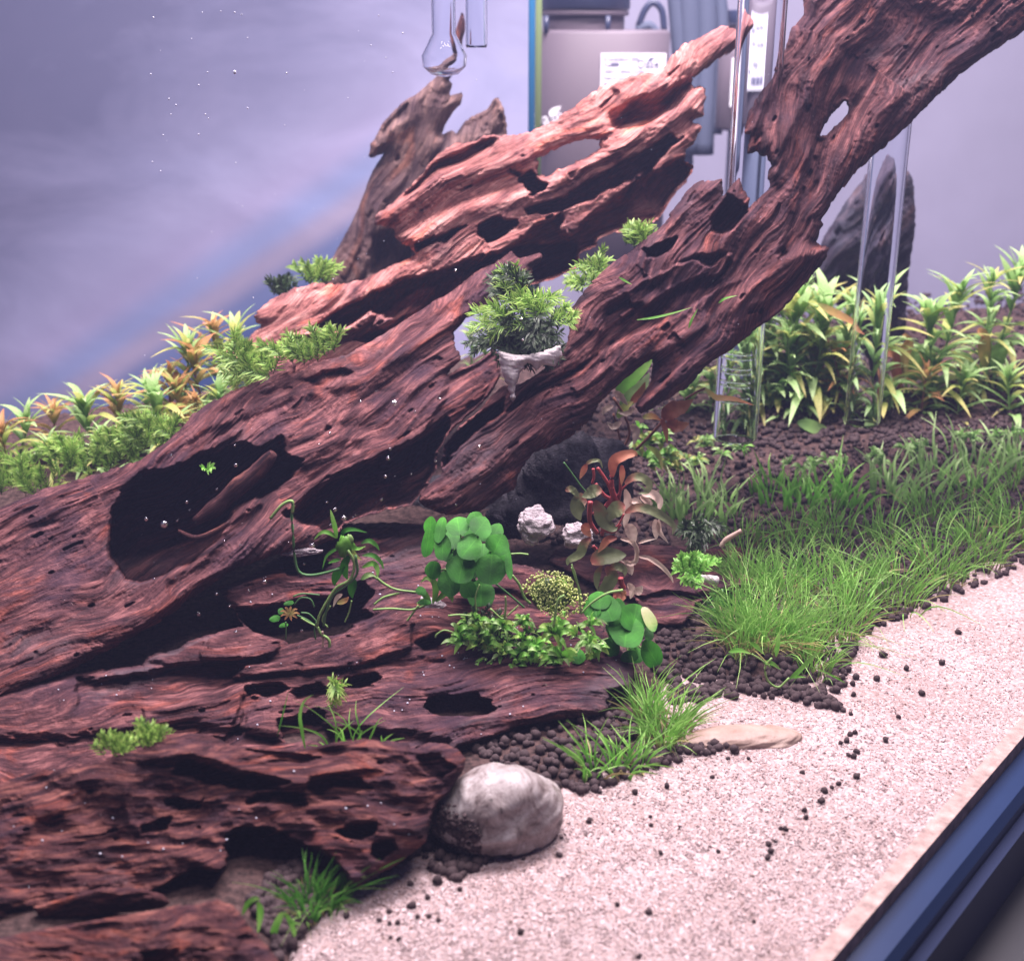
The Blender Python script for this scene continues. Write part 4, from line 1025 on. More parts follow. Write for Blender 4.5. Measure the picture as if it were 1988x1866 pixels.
o = stone('glue_lump', None, 842, 1180, 34, 20, 10, .338, M['glue_grey'], -20, .4, 35, 1, fn=gluef); tag(o, 'flat whitish smear of glue under the small plantlet on the lying log', 'glue')
o = stone('pale_root', None, 585, 1072, 46, 9, 10, .352, M['glue_grey'], 5, .3, 36, 1, fn=gluef); tag(o, 'pale whitish fibre patch below the cave edge on the lying log', 'root')

# ------------------------------------------------------------------ centre moss with glue
th = mossy('moss_clump', 'bright green moss clump glued with white glue between the two leaning logs', 'moss', .392,
           [(1003, 562, 30, 24, 14, 50, 170, 34, 17), (1035, 606, 52, 22, 24, 20, 175, 40, 19), (990, 628, 38, 18, 16, 130, 215, 44, 18), (1088, 618, 20, 18, 12, 0, 90, 26, 14)], M['moss'], 3, wpx=1.4)
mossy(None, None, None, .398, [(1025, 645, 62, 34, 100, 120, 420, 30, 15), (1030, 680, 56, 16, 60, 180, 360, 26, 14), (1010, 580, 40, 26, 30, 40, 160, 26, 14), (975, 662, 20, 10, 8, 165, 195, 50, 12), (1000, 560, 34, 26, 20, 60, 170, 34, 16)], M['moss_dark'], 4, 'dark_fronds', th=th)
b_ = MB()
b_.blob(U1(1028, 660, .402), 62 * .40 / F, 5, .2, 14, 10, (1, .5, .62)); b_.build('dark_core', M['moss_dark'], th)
o = wood('glue', [(962, 676), (1000, 688), (1040, 684), (1090, 668), (1094, 690), (1078, 714), (1052, 712), (1042, 722), (1024, 706), (1012, 728), (1004, 752), (1000, 786), (990, 782), (986, 755), (974, 728)], .385, 12,
         [(970, 680), (1060, 690)], seed=81, mat_=M['glue'], rag=6, low=9, g1=6, saw=3, g2=2, g3=2, lump=7, step=2, parent=th)

# other mosses
mossy('moss_patch', 'green moss growing on the log edge below the pinkish log, left of the spike', 'moss', .412,
      [(500, 725, 50, 20, 40, 60, 200, 50, 18), (590, 695, 46, 14, 30, 70, 170, 44, 18), (640, 680, 24, 8, 9, 60, 130, 44, 16), (470, 700, 30, 12, 12, 90, 180, 50, 16)], M['moss'], 7, wpx=1.5)
mossy('moss_patch', 'dark green feathery moss at the left edge beside the yellow stem plants', 'moss', .43,
      [(300, 850, 40, 26, 36, 60, 170, 44, 18), (250, 880, 40, 26, 30, 40, 160, 46, 18), (160, 905, 60, 26, 40, 60, 150, 46, 18), (40, 940, 80, 26, 40, 60, 150, 46, 18)], M['moss'], 8, wpx=1.5)
mossy('moss_tuft', 'small out-of-focus moss tuft behind the upper log, beside the far stump', 'moss', .50, [(612, 548, 22, 8, 22, 50, 130, 40, 14)], M['moss'], 9)
mossy('moss_tuft', 'faint small moss tuft on the left shoulder of the upper log', 'moss', .50, [(548, 572, 18, 6, 16, 50, 140, 34, 12)], M['moss_dark'], 10)
mossy('moss_tuft', 'pale green moss tuft behind the top edge of the right-hand log', 'moss', .43, [(1235, 470, 28, 12, 26, 60, 140, 36, 16)], M['moss'], 11, wpx=1.5)
mossy('moss_tuft', 'yellowish moss fringe in the gap behind the right-hand log', 'moss', .43, [(1160, 540, 24, 26, 24, 60, 170, 34, 15), (1130, 560, 12, 12, 10, 90, 180, 30, 14)], M['moss'], 12, wpx=1.5)
mossy('moss_tuft', 'bright green moss tuft on white glue on the flat driftwood shelf', 'moss', .345, [(1345, 1105, 26, 12, 26, 20, 160, 30, 13), (1345, 1118, 26, 8, 16, 100, 300, 18, 11)], M['broad'], 13, wpx=2.6)
mossy('moss_tuft', 'dark bushy moss tuft with a black centre behind the driftwood shelf', 'moss', .372, [(1360, 1030, 34, 24, 40, 0, 360, 24, 14)], M['moss_dark'], 14, wpx=2)
mossy('moss_sprig', 'thin moss sprig hanging over the oval hole of the lying log', 'moss', .300, [(650, 1330, 6, 14, 6, 260, 300, 34, 20), (652, 1345, 5, 5, 3, 60, 110, 26, 14)], M['moss'], 15)
mossy('moss_sprig', 'tiny green moss sprig inside the dark cave mouth', 'moss', .352, [(402, 914, 4, 2, 3, 20, 160, 16, 12)], M['broad'], 16, wpx=2)
mossy('moss_tuft', 'blurred olive moss tuft on the left end of the foreground log', 'moss', .252, [(290, 1440, 26, 14, 26, 30, 150, 34, 14), (220, 1462, 30, 12, 24, 30, 150, 34, 14)], M['moss'], 17, wpx=2)
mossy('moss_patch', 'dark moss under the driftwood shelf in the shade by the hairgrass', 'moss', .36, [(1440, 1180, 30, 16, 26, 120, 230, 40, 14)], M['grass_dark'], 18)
for (pts, lab, sd) in (([(1395, 1128), (1365, 1124), (1340, 1130)], 'white glue blob holding the bright moss tuft on the shelf', 1), ([(1440, 1030), (1410, 1048), (1400, 1062)], 'white glue trail beside the dark bushy moss tuft', 2)):
    b_ = MB(); P = pc(pts, .343 if sd == 1 else .368, 14); b_.tube(P, (.0011 if sd == 1 else .0006) * (1 + .5 * vnoise(np.arange(14) * .8, np.zeros(14), sd)), 9); o = b_.build('glue', M['glue'] if sd == 1 else M['dead']); tag(o, lab, 'glue')

# ------------------------------------------------------------------ round-leaved rosettes
def TM(x, y): return 724.3 + x * .2588, 933.6 + y * .2588
def rosette(name, label, leaves, Y, centre, conv, m_):
    cx, cy = conv(*centre)
    th = thing(name, U1(cx, cy + 40, Y + .01), label, 'plant')
    for i, L in enumerate(leaves):
        x, y = conv(L[0], L[1]); rx, ry = L[2] * .305, L[3] * .305; rot = L[4] if len(L) > 4 else 0
        mt = L[5] if len(L) > 5 else m_
        z = Y + .004 - .0006 * i
        dx, dy = (x - cx), (y - cy)
        disc_leaf(th, x, y, rx, ry, -rot, z, mt, tilt=.62 + .002 * -dy + .28 * math.sin(i * 2.3), side=-.006 * dx + .3 * math.sin(i * 1.7), seed=i, cup=.04)
        tubep(th, [(cx + dx * .1, cy + dy * .1, .006), (cx + dx * .5, cy + dy * .45 + 4, .004), (x - dx * .15, y - dy * .15 + 2, (z - Y) + .0012)], 2.1, Y, M['stem_green'], 'petiole', 8, 5)
    return th
R1 = [(430, 340, 50, 60, 0), (590, 440, 60, 70, -20), (650, 560, 50, 60, 0), (750, 380, 70, 60, 0), (830, 540, 60, 60, 0), (930, 560, 70, 55, 10), (925, 375, 52, 48, 30), (560, 560, 40, 50, 0), (765, 290, 58, 52, -10), (640, 342, 84, 62, -12), (505, 372, 42, 90, 12),
      (410, 470, 46, 100, 8), (810, 850, 98, 92, 0), (710, 812, 60, 72, -25), (450, 672, 60, 62, 10), (568, 772, 78, 92, -30), (520, 500, 60, 92, 0), (722, 500, 84, 92, 40), (806, 346, 84, 66, 38), (934, 478, 86, 70, 25), (1017, 625, 26, 108, -6), (660, 662, 106, 100, 10), (882, 668, 112, 104, 5)]
rq = random.Random(4)
FILL = [(720 + 280 * math.cos(a) * q, 590 + 270 * math.sin(a) * q, rq.uniform(50, 78), rq.uniform(50, 74), rq.uniform(-40, 40)) for a, q in [(rq.uniform(0, 6.28), rq.uniform(.2, .95)) for _ in range(16)]]
R1 = FILL + R1
rosette('round_leaf_plant', 'dense rosette of round bright green leaves on the lying log left of the glue lumps', R1, .340, (720, 620), TM, M['round'])
R2 = [(1700, 900, 80, 60, 0), (1640, 960, 60, 70, 20), (1850, 985, 50, 90, 0), (1960, 1310, 70, 60, 0), (1760, 965, 95, 90, -20), (1790, 1250, 60, 70, 10), (1870, 1120, 120, 105, 10), (1960, 1030, 110, 95, 15), (2075, 1040, 44, 90, -25, 'pale'), (2070, 1150, 34, 46, 0), (2090, 1300, 78, 104, -30), (1925, 1320, 66, 42, -10), (1900, 1130, 125, 108, 10), (1330, 1300, 36, 80, 0), (1540, 1320, 50, 50, 0)]
R2 = [tuple(M['round_pale'] if v == 'pale' else v for v in t) for t in R2]
rosette('round_leaf_plant', 'round green leaves at the right end of the lying log, one edge yellowed', R2, .318, (1880, 1150), TM, M['round'])

# ------------------------------------------------------------------ yellow green liverwort
r = np.random.default_rng(5)
th = thing('liverwort', U1(1080, 1190, .335), 'yellow-green crumbly liverwort ball beside the round-leaved rosette', 'plant')
b_ = MB()
for i in range(620):
    a = r.uniform(0, 6.28); q = math.sqrt(r.uniform(0, 1)); x = 1074 + 55 * q * math.cos(a) + (14 if math.sin(a) > 0 else -8) * q; y = 1155 + 46 * q * math.sin(a)
    z = .326 - .0075 * math.sqrt(max(0, 1 - q * q)) + r.uniform(-.001, .001)
    p = np.array(U1(x, y, z)); d = r.normal(size=3) + np.array([0, -1, 1.2]); d /= np.linalg.norm(d); L = r.uniform(4, 9) * .326 / F
    b_.tube([p, p + d * L * .6, p + d * L], np.array([.7, 1.25, .55]) * 1.6 * .326 / F * r.uniform(.7, 1.3), 5, True, r.uniform(-1, 1))
b_.build('branches', M['yellow_moss'], th)
b_ = MB(); b_.blob(U1(1076, 1157, .330), 46 * .33 / F, 3, .2, 14, 10, (1, .55, .85)); b_.build('core', M['moss'], th)

# ------------------------------------------------------------------ leafy mat of small plantlets
def plantlet_mat(name, label, regions, Y, seed, mats, cat='plant'):
    r = np.random.default_rng(seed)
    th = thing(name, U1(regions[0][0], regions[0][1] + 30, Y), label, cat)
    for (cx, cy, rx, ry, n, l0, l1, w0, w1) in regions:
        k = max(1, n // 6)
        for g in range(k):
            a = r.uniform(0, 6.28); q = math.sqrt(r.uniform(0, 1)); gx, gy = cx + rx * q * math.cos(a), cy + ry * q * math.sin(a); dz = r.uniform(-.005, .004)
            for i in range(6):
                an = r.uniform(-.5, 3.7) + (0 if r.uniform() < .75 else 2.6); L = r.uniform(l0, l1); w = r.uniform(w0, w1)
                ex, ey = gx + L * math.cos(an), gy - L * math.sin(an) * .8
                N = np.array([r.normal() * .35, -.7, .8 + .3 * r.normal()])
                leafp(th, [(gx, gy, dz), ((gx + ex) / 2, (gy + ey) / 2 - L * .16, dz - .003 * r.uniform(.2, 1)), (ex, ey + L * .12, dz - .002)], w, Y, mats[int(r.integers(len(mats)))], N=N / np.linalg.norm(N), n=8, crease=.3, tip=.8)
    return th
mm_ = [M['broad'], M['crypt'], M['moss'], M['broad']]
th = plantlet_mat('small_leaf_mat', 'bushy mat of small pointed green leaves along the middle of the lying log', [(930, 1232, 58, 30, 138, 18, 34, 4, 7), (990, 1262, 66, 34, 150, 18, 34, 4, 7), (970, 1290, 56, 20, 84, 14, 26, 4, 7), (1010, 1225, 40, 20, 36, 16, 28, 3, 5)], .318, 3, mm_)
mossy(None, None, None, .320, [(940, 1220, 40, 20, 26, 50, 150, 30, 9), (990, 1255, 60, 26, 40, 0, 180, 24, 9), (960, 1290, 60, 14, 30, 180, 360, 16, 9)], M['moss_dark'], 23, 'undergrowth', th=th, depth=.005)
for pts, rr in (([(845, 1238), (848, 1232), (862, 1224), (880, 1228)], 2.2), ([(870, 1196), (895, 1194), (925, 1200), (942, 1218)], 2.4), ([(925, 1188), (923, 1160), (931, 1135)], 2), ([(952, 1182), (972, 1200), (985, 1200)], 2.2), ([(980, 1198), (982, 1175), (981, 1158)], 3),
                ([(985, 1196), (1000, 1182), (1006, 1176)], 2), ([(1036, 1316), (1048, 1290), (1058, 1266)], 3), ([(1058, 1292), (1070, 1308), (1096, 1318), (1098, 1328), (1080, 1334), (1050, 1326), (1030, 1318)], 2.2), ([(945, 1290), (960, 1278), (975, 1268)], 2.2)):
    tubep(th, pts, rr, .312, M['stem_green'], 'runner', 14, 6, .3)
th = plantlet_mat('small_leaf_plant', 'upright small-leaved sprigs between the liverwort ball and the right rosette', [(1090, 1225, 22, 16, 24, 26, 44, 5, 8), (1150, 1230, 36, 22, 42, 16, 34, 3, 5), (1095, 1270, 26, 24, 24, 24, 40, 6, 9), (1160, 1262, 30, 16, 18, 20, 34, 5, 8)], .312, 8, mm_)
for pts, rr in (([(1075, 1216), (1078, 1195), (1084, 1165), (1096, 1156)], 3.4), ([(1210, 1146), (1180, 1152), (1150, 1170), (1128, 1192)], 3), ([(1128, 1192), (1124, 1150), (1118, 1118), (1110, 1096)], 2)):
    tubep(th, pts, rr, .308, M['stem_green'], 'stem', 14, 6, .3)
# long runners lying across the log
def runner(label, pts, Y, rr, m_=None, cat='stem', tip=None):
    b_ = MB(); P = pc(pts, Y, 22); b_.tube(P, rr * Y / F, 6); o = b_.build('plant_stem', m_ or M['stem_green']); tag(o, label, cat); return o
runner('straight dark stem running from the round-leaved rosette to the liverwort ball', [(963, 1134), (995, 1160), (1018, 1180)], .325, 2.2, M['stem_dark'])
runner('pale stem end sticking up left of the liverwort ball', [(994, 1117), (1008, 1135), (1018, 1160), (1030, 1172)], .322, 3.0)
runner('short pale stalk lying right of the glue lump', [(992, 1076), (1010, 1075), (1026, 1077)], .338, 2.0)

# plantlet left of centre on the lying log
th = thing('plantlet', U1(830, 1178, .332), 'small plantlet with curled leaves on the glue smear of the lying log', 'plant')
for L in ([(840, 1172), (846, 1150), (842, 1130), (828, 1122), (816, 1132)], [(836, 1172), (820, 1150), (808, 1152)], [(846, 1168), (866, 1152), (876, 1160), (878, 1170)], [(836, 1172), (822, 1168), (808, 1172)]):
    leafp(th, L, 7, .328, M['broad'], crease=.3)
disc_leaf(th, 817, 1148, 12, 9, -20, .327, M['round'], seed=2); disc_leaf(th, 824, 1170, 15, 6, 0, .326, M['round'], seed=3)
for L in ([(833, 1172), (800, 1184), (760, 1182), (724, 1184)], [(812, 1176), (796, 1198), (782, 1216), (770, 1224)], [(724, 1118), (745, 1134), (770, 1145), (808, 1150)], [(726, 1174), (745, 1160), (775, 1152)]):
    tubep(th, L, 2.4, .328, M['stem_green'], 'stem')

# ------------------------------------------------------------------ tall leafy plantlet at left
def TL(x, y): return 265.6 + x * .2588, 933.6 + y * .2588
def TLs(*p): return [TL(a, b) for a, b in p]
th = thing('stem_plant', U1(645, 1240, .325), 'green stem plant with strap leaves standing on the lying log left of centre', 'plant')
Yp = .318
for pts, w, mt in ((TLs((1500, 430), (1485, 350), (1465, 270), (1450, 215)), 5, 'broad'), (TLs((1500, 430), (1440, 390), (1380, 390), (1325, 445)), 4.6, 'broad'), (TLs((1530, 420), (1560, 375), (1630, 365), (1730, 390)), 5, 'round'),
                   (TLs((1680, 470), (1740, 450), (1790, 480), (1820, 525)), 5, 'grass_dark'), (TLs((1690, 560), (1770, 560), (1830, 610), (1850, 670)), 5, 'grass_dark'), (TLs((1690, 650), (1770, 620), (1805, 670), (1800, 740)), 6, 'broad'),
                   (TLs((1680, 740), (1740, 705), (1790, 715)), 6, 'crypt'), (TLs((1600, 560), (1560, 620), (1560, 690), (1580, 745)), 9, 'round'), (TLs((1560, 640), (1510, 690), (1485, 740), (1480, 790)), 10, 'round'),
                   (TLs((1640, 740), (1620, 780), (1610, 830), (1615, 885)), 10, 'round'), (TLs((1540, 500), (1480, 520), (1420, 570), (1390, 665)), 3.4, 'grass_dark'), (TLs((1530, 590), (1480, 600), (1430, 620)), 4, 'grass_dark'),
                   (TLs((1600, 500), (1640, 560), (1690, 600)), 4, 'rotala'), (TLs((1610, 470), (1650, 510), (1720, 490)), 4, 'broad'), (TLs((1540, 850), (1500, 880), (1470, 950)), 5, 'dead'), (TLs((1500, 920), (1560, 900), (1590, 870)), 6, 'rotala_red'),
                   (TLs((1600, 450), (1625, 500), (1660, 520)), 6, 'broad')):
    leafp(th, pts, w, Yp, M[mt], crease=.25)
b_ = MB(); b_.blob(U1(*TL(1545, 500), Yp - .001), 15 * Yp / F, 4, .25, 12, 8, (1, 1, 1.5)); b_.build('leaf_bud', M['broad'], th)
b_ = MB(); b_.blob(U1(*TL(1590, 450), Yp), 8 * Yp / F, 4, .25, 12, 8, (1, 1, 1.5)); b_.build('leaf_bud', M['stem_green'], th)
for pts, w, mt in ((TLs((1580, 520), (1630, 620), (1600, 740), (1500, 800), (1430, 900), (1370, 1010), (1350, 1090)), 3.4, 'stem_green'), (TLs((1640, 560), (1650, 700), (1560, 790), (1470, 860), (1420, 980), (1400, 1090)), 3, 'stem_dark'),
                   (TLs((1350, 1090), (1380, 1150), (1435, 1190), (1440, 1260), (1380, 1420), (1290, 1580), (1200, 1710), (1145, 1795)), 3.2, 'stem_green'), (TLs((1520, 660), (1400, 695), (1290, 710), (1210, 680), (1180, 560), (1170, 400), (1160, 280), (1165, 170), (1140, 155), (1080, 190), (1000, 285)), 3.0, 'stem_dark'),
                   (TLs((1165, 240), (1167, 165), (1140, 155), (1080, 190), (1000, 285)), 3.6, 'stem_green'), (TLs((1350, 1095), (1280, 1060), (1230, 1030)), 2, 'stem_green'), (TLs((1390, 1130), (1395, 1230), (1375, 1320)), 2.6, 'dead'),
                   (TLs((1430, 1100), (1390, 1040), (1450, 940)), 2, 'stem_green'), (TLs((1560, 1060), (1590, 990), (1610, 900)), 1.8, 'stem_green'), (TLs((1340, 1190), (1330, 1120), (1345, 1060)), 1.8, 'stem_dark'), (TLs((1800, 730), (1850, 770), (1900, 800)), 2.6, 'stem_green')):
    tubep(th, pts, w, Yp - .002, M[mt], 'stem', 28)
# small sprig beside it
th = thing('plantlet', U1(560, 1210, .335), 'small half-dead plantlet with orange-brown centre left of the tall stem plant', 'plant')
for a in range(9):
    g = a / 9 * 6.28; x, y = TL(1145, 1000)
    leafp(th, [(x, y), (x + 12 * math.cos(g), y + 10 * math.sin(g) - 3), (x + 20 * math.cos(g), y + 14 * math.sin(g))], 2.6, .33, M['rotala_red'], n=6)
for c in ((1140, 918, 11, 5), (1035, 1035, 12, 7), (1080, 980, 7, 7), (1100, 1085, 10, 5)): disc_leaf(th, *TL(c[0], c[1]), c[2], c[3], 10, .331, M['round'], seed=c[2])
for pts in (TLs((1180, 930), (1230, 880), (1300, 890), (1330, 950)), TLs((1170, 870), (1230, 848), (1300, 850), (1370, 858)), TLs((1115, 1060), (1118, 1120), (1115, 1185)), TLs((1200, 1010), (1270, 1040), (1340, 1090)), TLs((1230, 990), (1290, 1000), (1350, 1060))):
    tubep(th, pts, 1.8, .33, M['stem_dark'], 'stem')

# ------------------------------------------------------------------ red-stemmed plant
def TB(x, y): return 1360 / 1.2425 + x * 300 / 1400 / 1.2425, 1060 / 1.2425 + y * 400 / 1866 / 1.2425
def TBs(*p): return [TB(*q) for q in p]
Yb = .335
th = thing('red_stem_plant', U1(1190, 1160, .345), 'reddish plant with thick crimson stems and curled olive leaves right of the lava rock', 'plant')
for pts, w in ((TBs((560, 640), (540, 500), (545, 380), (600, 240), (700, 180), (800, 170)), 6), (TBs((550, 640), (510, 520), (450, 420), (380, 320)), 5), (TBs((560, 680), (470, 640), (400, 560), (360, 500)), 5), (TBs((620, 680), (640, 560), (640, 420), (660, 300)), 4.5),
               (TBs((300, 700), (290, 820), (300, 940), (380, 1060)), 7), (TBs((340, 820), (400, 900), (440, 1000), (430, 1080)), 6), (TBs((600, 640), (660, 560), (720, 500), (800, 450)), 2.5), (TBs((330, 330), (340, 420), (320, 500)), 4), (TBs((560, 1000), (620, 960), (680, 840)), 3),
               (TBs((480, 760), (520, 700), (560, 640)), 8), (TBs((600, 700), (560, 620), (540, 540)), 8), (TBs((420, 1010), (560, 1040), (640, 960)), 5), (TBs((640, 1560), (650, 1620), (680, 1680)), 8), (TBs((330, 1200), (380, 1260), (350, 1300)), 5)):
    tubep(th, pts, w * .8, Yb, M['stem_red'], 'stem', 16, 8, .15)
for pts, w, mt, wv in ((TBs((550, 420), (560, 260), (660, 190), (790, 160), (830, 190)), 11, 'crypt_brown', .1), (TBs((430, 580), (350, 580), (280, 620), (200, 650)), 13, 'olive', .2), (TBs((260, 680), (190, 700), (150, 800), (190, 920)), 17, 'olive', .1), (TBs((350, 690), (400, 800), (450, 930), (560, 1000), (610, 990)), 14, 'olive', .15),
                       (TBs((690, 740), (610, 780), (540, 840), (510, 930)), 16, 'olive', .1), (TBs((690, 830), (820, 770), (980, 800), (1130, 880), (1240, 980), (1220, 1080)), 10, 'olive', .15), (TBs((690, 500), (780, 430), (880, 430), (960, 500), (940, 590), (830, 610)), 9, 'olive', .2),
                       (TBs((310, 1110), (230, 1180), (180, 1290), (60, 1360), (40, 1420)), 10, 'olive', .2), (TBs((600, 1110), (500, 1130), (440, 1200), (380, 1280)), 8, 'crypt_brown', .15), (TBs((310, 1390), (440, 1320), (600, 1310), (710, 1300)), 18, 'olive', .1), (TBs((430, 1420), (380, 1520), (370, 1620), (380, 1700)), 7, 'olive', .2),
                       (TBs((470, 1440), (540, 1520), (500, 1640), (400, 1760), (340, 1830)), 14, 'olive', .15), (TBs((250, 290), (300, 250), (400, 240), (440, 330)), 4, 'olive', .2), (TBs((20, 580), (80, 560), (140, 610), (170, 650)), 7, 'olive', .3), (TBs((260, 280), (220, 360), (180, 450)), 6, 'crypt_brown', .2),
                       (TBs((520, 1460), (600, 1430), (680, 1470), (690, 1540)), 9, 'olive', .2), (TBs((560, 1720), (640, 1760), (700, 1700)), 14, 'crypt_brown', .3), (TBs((800, 1730), (850, 1700), (890, 1650)), 9, 'dead', .2), (TBs((650, 290), (660, 400), (650, 520)), 6, 'crypt_brown', .1), (TBs((260, 940), (250, 1020), (310, 1100)), 10, 'crypt_brown', .2)):
    leafp(th, pts, w * 1.05, Yb - .003, M[mt], n=16, crease=.22, wave=wv, cols=5)
for pts, w, mt in ((TBs((640, 1120), (760, 1150), (830, 1260), (800, 1400)), 5, 'dead'), (TBs((840, 1320), (960, 1340), (1100, 1430), (1200, 1540), (1235, 1620)), 5, 'dead'), (TBs((700, 960), (760, 1050), (800, 1180)), 12, 'dead'), (TBs((690, 560), (720, 700), (700, 900), (680, 1000)), 8, 'dead'),
                   (TBs((880, 620), (1000, 620), (1080, 700), (1070, 820)), 9, 'dead'), (TBs((860, 640), (960, 720), (980, 760)), 7, 'dead'), (TBs((1030, 900), (1040, 1020), (1040, 1130)), 8, 'dead'), (TBs((1070, 900), (1080, 1040), (1180, 1170)), 5, 'dead'), (TBs((700, 1360), (740, 1450), (770, 1530)), 9, 'dead'),
                   (TBs((840, 1170), (920, 1140), (1040, 1120)), 3, 'dead'), (TBs((740, 700), (820, 700), (900, 740)), 6, 'dead'), (TBs((720, 1620), (770, 1700), (750, 1800)), 7, 'dead'), (TBs((640, 1360), (750, 1400), (820, 1350), (800, 1180), (700, 1150)), 5, 'dead')):
    leafp(th, pts, w * 1.1, Yb + .004, M[mt], 'dead_leaf', n=14, crease=.35, wave=.15, cols=5)
runner('thin dark stalk slanting across the lava rock', [TB(0, 260), TB(90, 380), TB(190, 520), TB(250, 590)], .34, 1.8, M['stem_dark'])
runner('green stalk curving down from the olive leaves to the liverwort ball', [TB(90, 1440), TB(130, 1560), TB(180, 1700), TB(210, 1830)], .325, 2.2)

# long pale stalk on the shelf
runner('pale yellow stalk lying over the edge of the driftwood shelf', [(1334, 1116), (1345, 1130), (1372, 1140), (1395, 1152), (1412, 1167)], .338, 2.2, M['stem_green'])

# ------------------------------------------------------------------ plants behind the right-hand log
def T6(x, y): return 1191.1 + x * .2588, 466.8 + y * .2588
def T6s(*p): return [T6(*q) for q in p]
th = thing('broad_leaf_plant', U1(1205, 860, .43), 'translucent green and brown leaf plant in the gap right of the leaning log', 'plant')
leafp(th, T6s((20, 1160), (110, 1060), (220, 960), (300, 885)), 15, .425, M['broad'], crease=.15, cols=5)
leafp(th, T6s((50, 1260), (130, 1180), (220, 1090), (270, 990)), 15, .422, M['crypt'], crease=.2, cols=5)
leafp(th, T6s((130, 1220), (200, 1150), (240, 1060)), 9, .421, M['crypt_brown'], crease=.2, cols=5)
leafp(th, T6s((30, 1330), (90, 1250), (150, 1210)), 9, .42, M['rotala'])
leafp(th, T6s((370, 1340), (440, 1280), (520, 1250), (600, 1190)), 18, .418, M['crypt_brown'], wave=.3, cols=5)
leafp(th, T6s((400, 1360), (480, 1400), (570, 1370)), 14, .418, M['crypt_brown'], wave=.3, cols=5)
leafp(th, T6s((360, 1340), (390, 1420), (405, 1530)), 6, .418, M['crypt_brown'])
leafp(th, T6s((220, 1330), (290, 1320), (360, 1350)), 7, .418, M['rotala_red'], wave=.2)
leafp(th, T6s((690, 1110), (770, 1180), (900, 1190), (1065, 1240)), 6.5, .40, M['rotala_red'], wave=.2)
for pts, w in ((T6s((170, 1570), (260, 1480), (350, 1380), (370, 1340)), 3.2), (T6s((540, 1190), (620, 1140), (690, 1110)), 2.4), (T6s((0, 1180), (90, 1330), (120, 1460), (60, 1580)), 3), (T6s((0, 1300), (40, 1450), (60, 1560)), 2.4)):
    tubep(th, pts, w, .42, M['stem_brown'], 'stem')
for pts, w in ((T6s((10, 1130), (60, 1180), (110, 1240)), 7), (T6s((130, 1390), (170, 1440), (150, 1540)), 9), (T6s((160, 1260), (100, 1300), (30, 1290)), 6), (T6s((60, 1360), (0, 1400), (-50, 1360)), 7), (T6s((0, 1240), (-60, 1270), (-80, 1310)), 6)):
    leafp(th, pts, w, .415, M['dead'], 'dead_leaf', wave=.3, cols=5)
th = plantlet_mat('carpet_plant', 'bright yellow-green bushy plant behind the red-stemmed plant', [(1275, 880, 34, 34, 66, 16, 30, 4, 7), (1250, 850, 20, 20, 18, 16, 28, 4, 6), (1300, 900, 20, 20, 24, 14, 26, 4, 6)], .44, 33, [M['rotala'], M['broad'], M['crypt']])
leafp(th, T6s((240, 1540), (310, 1580), (350, 1640), (370, 1730)), 6, .425, M['rotala'])

# stalk bits on the right-hand log
for i, (pts, lab) in enumerate((([T6(175, 595), T6(300, 580), T6(450, 545), T6(595, 500)], 'longest thin green blade lying on the right-hand log'), ([T6(565, 660), T6(590, 590), T6(635, 510)], 'short upright green blade clinging to the right-hand log'),
                                ([T6(790, 470), T6(840, 435), T6(935, 412)], 'curved green blade at the upper side of the right-hand log'), ([T6(40, 275), T6(90, 305), T6(140, 332)], 'small green blade at the left edge of the right-hand log'))):
    b_ = MB(); P = pc(pts, .376 if i != 1 else .374, 8); b_.strip(P, prof_leaf(8, 2.4 * .38 / F), FACE, .2); o = b_.build('cut_grass', M['broad']); tag(o, lab, 'grass blade')

# ------------------------------------------------------------------ grasses
W1 = 1.35
TU = [('tall fine hairgrass tuft at the right end of the lying log', [(1285, 1440, 110, 130, 42, 1.9), (1255, 1400, 60, 130, 26, 1.9, dict(lean=(.1, 0))), (1320, 1420, 50, 110, 26, 1.7, dict(lean=(.35, 0)))], 'grass', .35),
      ('large hairgrass tuft beside the driftwood shelf, nearest the sand', [(1440, 1260, 150, 185, 46, W1), (1490, 1255, 150, 180, 50, W1)], 'grass', .45),
      ('hairgrass tuft right of the largest one, at the edge of the pellets', [(1550, 1255, 120, 150, 50, W1), (1580, 1300, 70, 110, 40, W1)], 'grass', .35),
      ('hairgrass tuft at the sand edge by the right side of the tank', [(1625, 1235, 110, 130, 44, W1), (1662, 1200, 80, 140, 40, W1)], 'grass', .3),
      ('hairgrass behind the end of the driftwood shelf', [(1450, 1140, 150, 105, 50, W1), (1520, 1160, 130, 125, 50, W1)], 'grass', .15),
      ('dense hairgrass in the middle of the right-hand lawn', [(1600, 1140, 110, 120, 60, W1), (1660, 1120, 60, 110, 50, W1)], 'grass', .15),
      ('hairgrass at the back of the lawn below the red soil slope', [(1450, 1060, 60, 80, 50, 1.4), (1540, 1050, 70, 80, 50, 1.4), (1620, 1040, 80, 85, 50, 1.4)], 'grass', .1),
      ('hairgrass continuing the lawn beyond the right side', [(1740, 1165, 110, 130, 56, W1), (1820, 1120, 100, 125, 50, W1), (1900, 1080, 110, 120, 56, W1), (1975, 1040, 90, 120, 50, W1)], 'grass', .2),
      ('hairgrass at the far right back of the lawn', [(1720, 1050, 70, 90, 50, 1.4), (1800, 1010, 70, 90, 50, 1.4), (1890, 980, 70, 90, 50, 1.4), (1970, 950, 60, 85, 50, 1.4)], 'grass', .1),
      ('short blurred grass tuft under the arch of the foreground log', [(600, 1770, 90, 130, 34, 2.0), (640, 1760, 60, 120, 30, 2.0, dict(lean=(.4, 0)))], 'grass_dark', .3)]
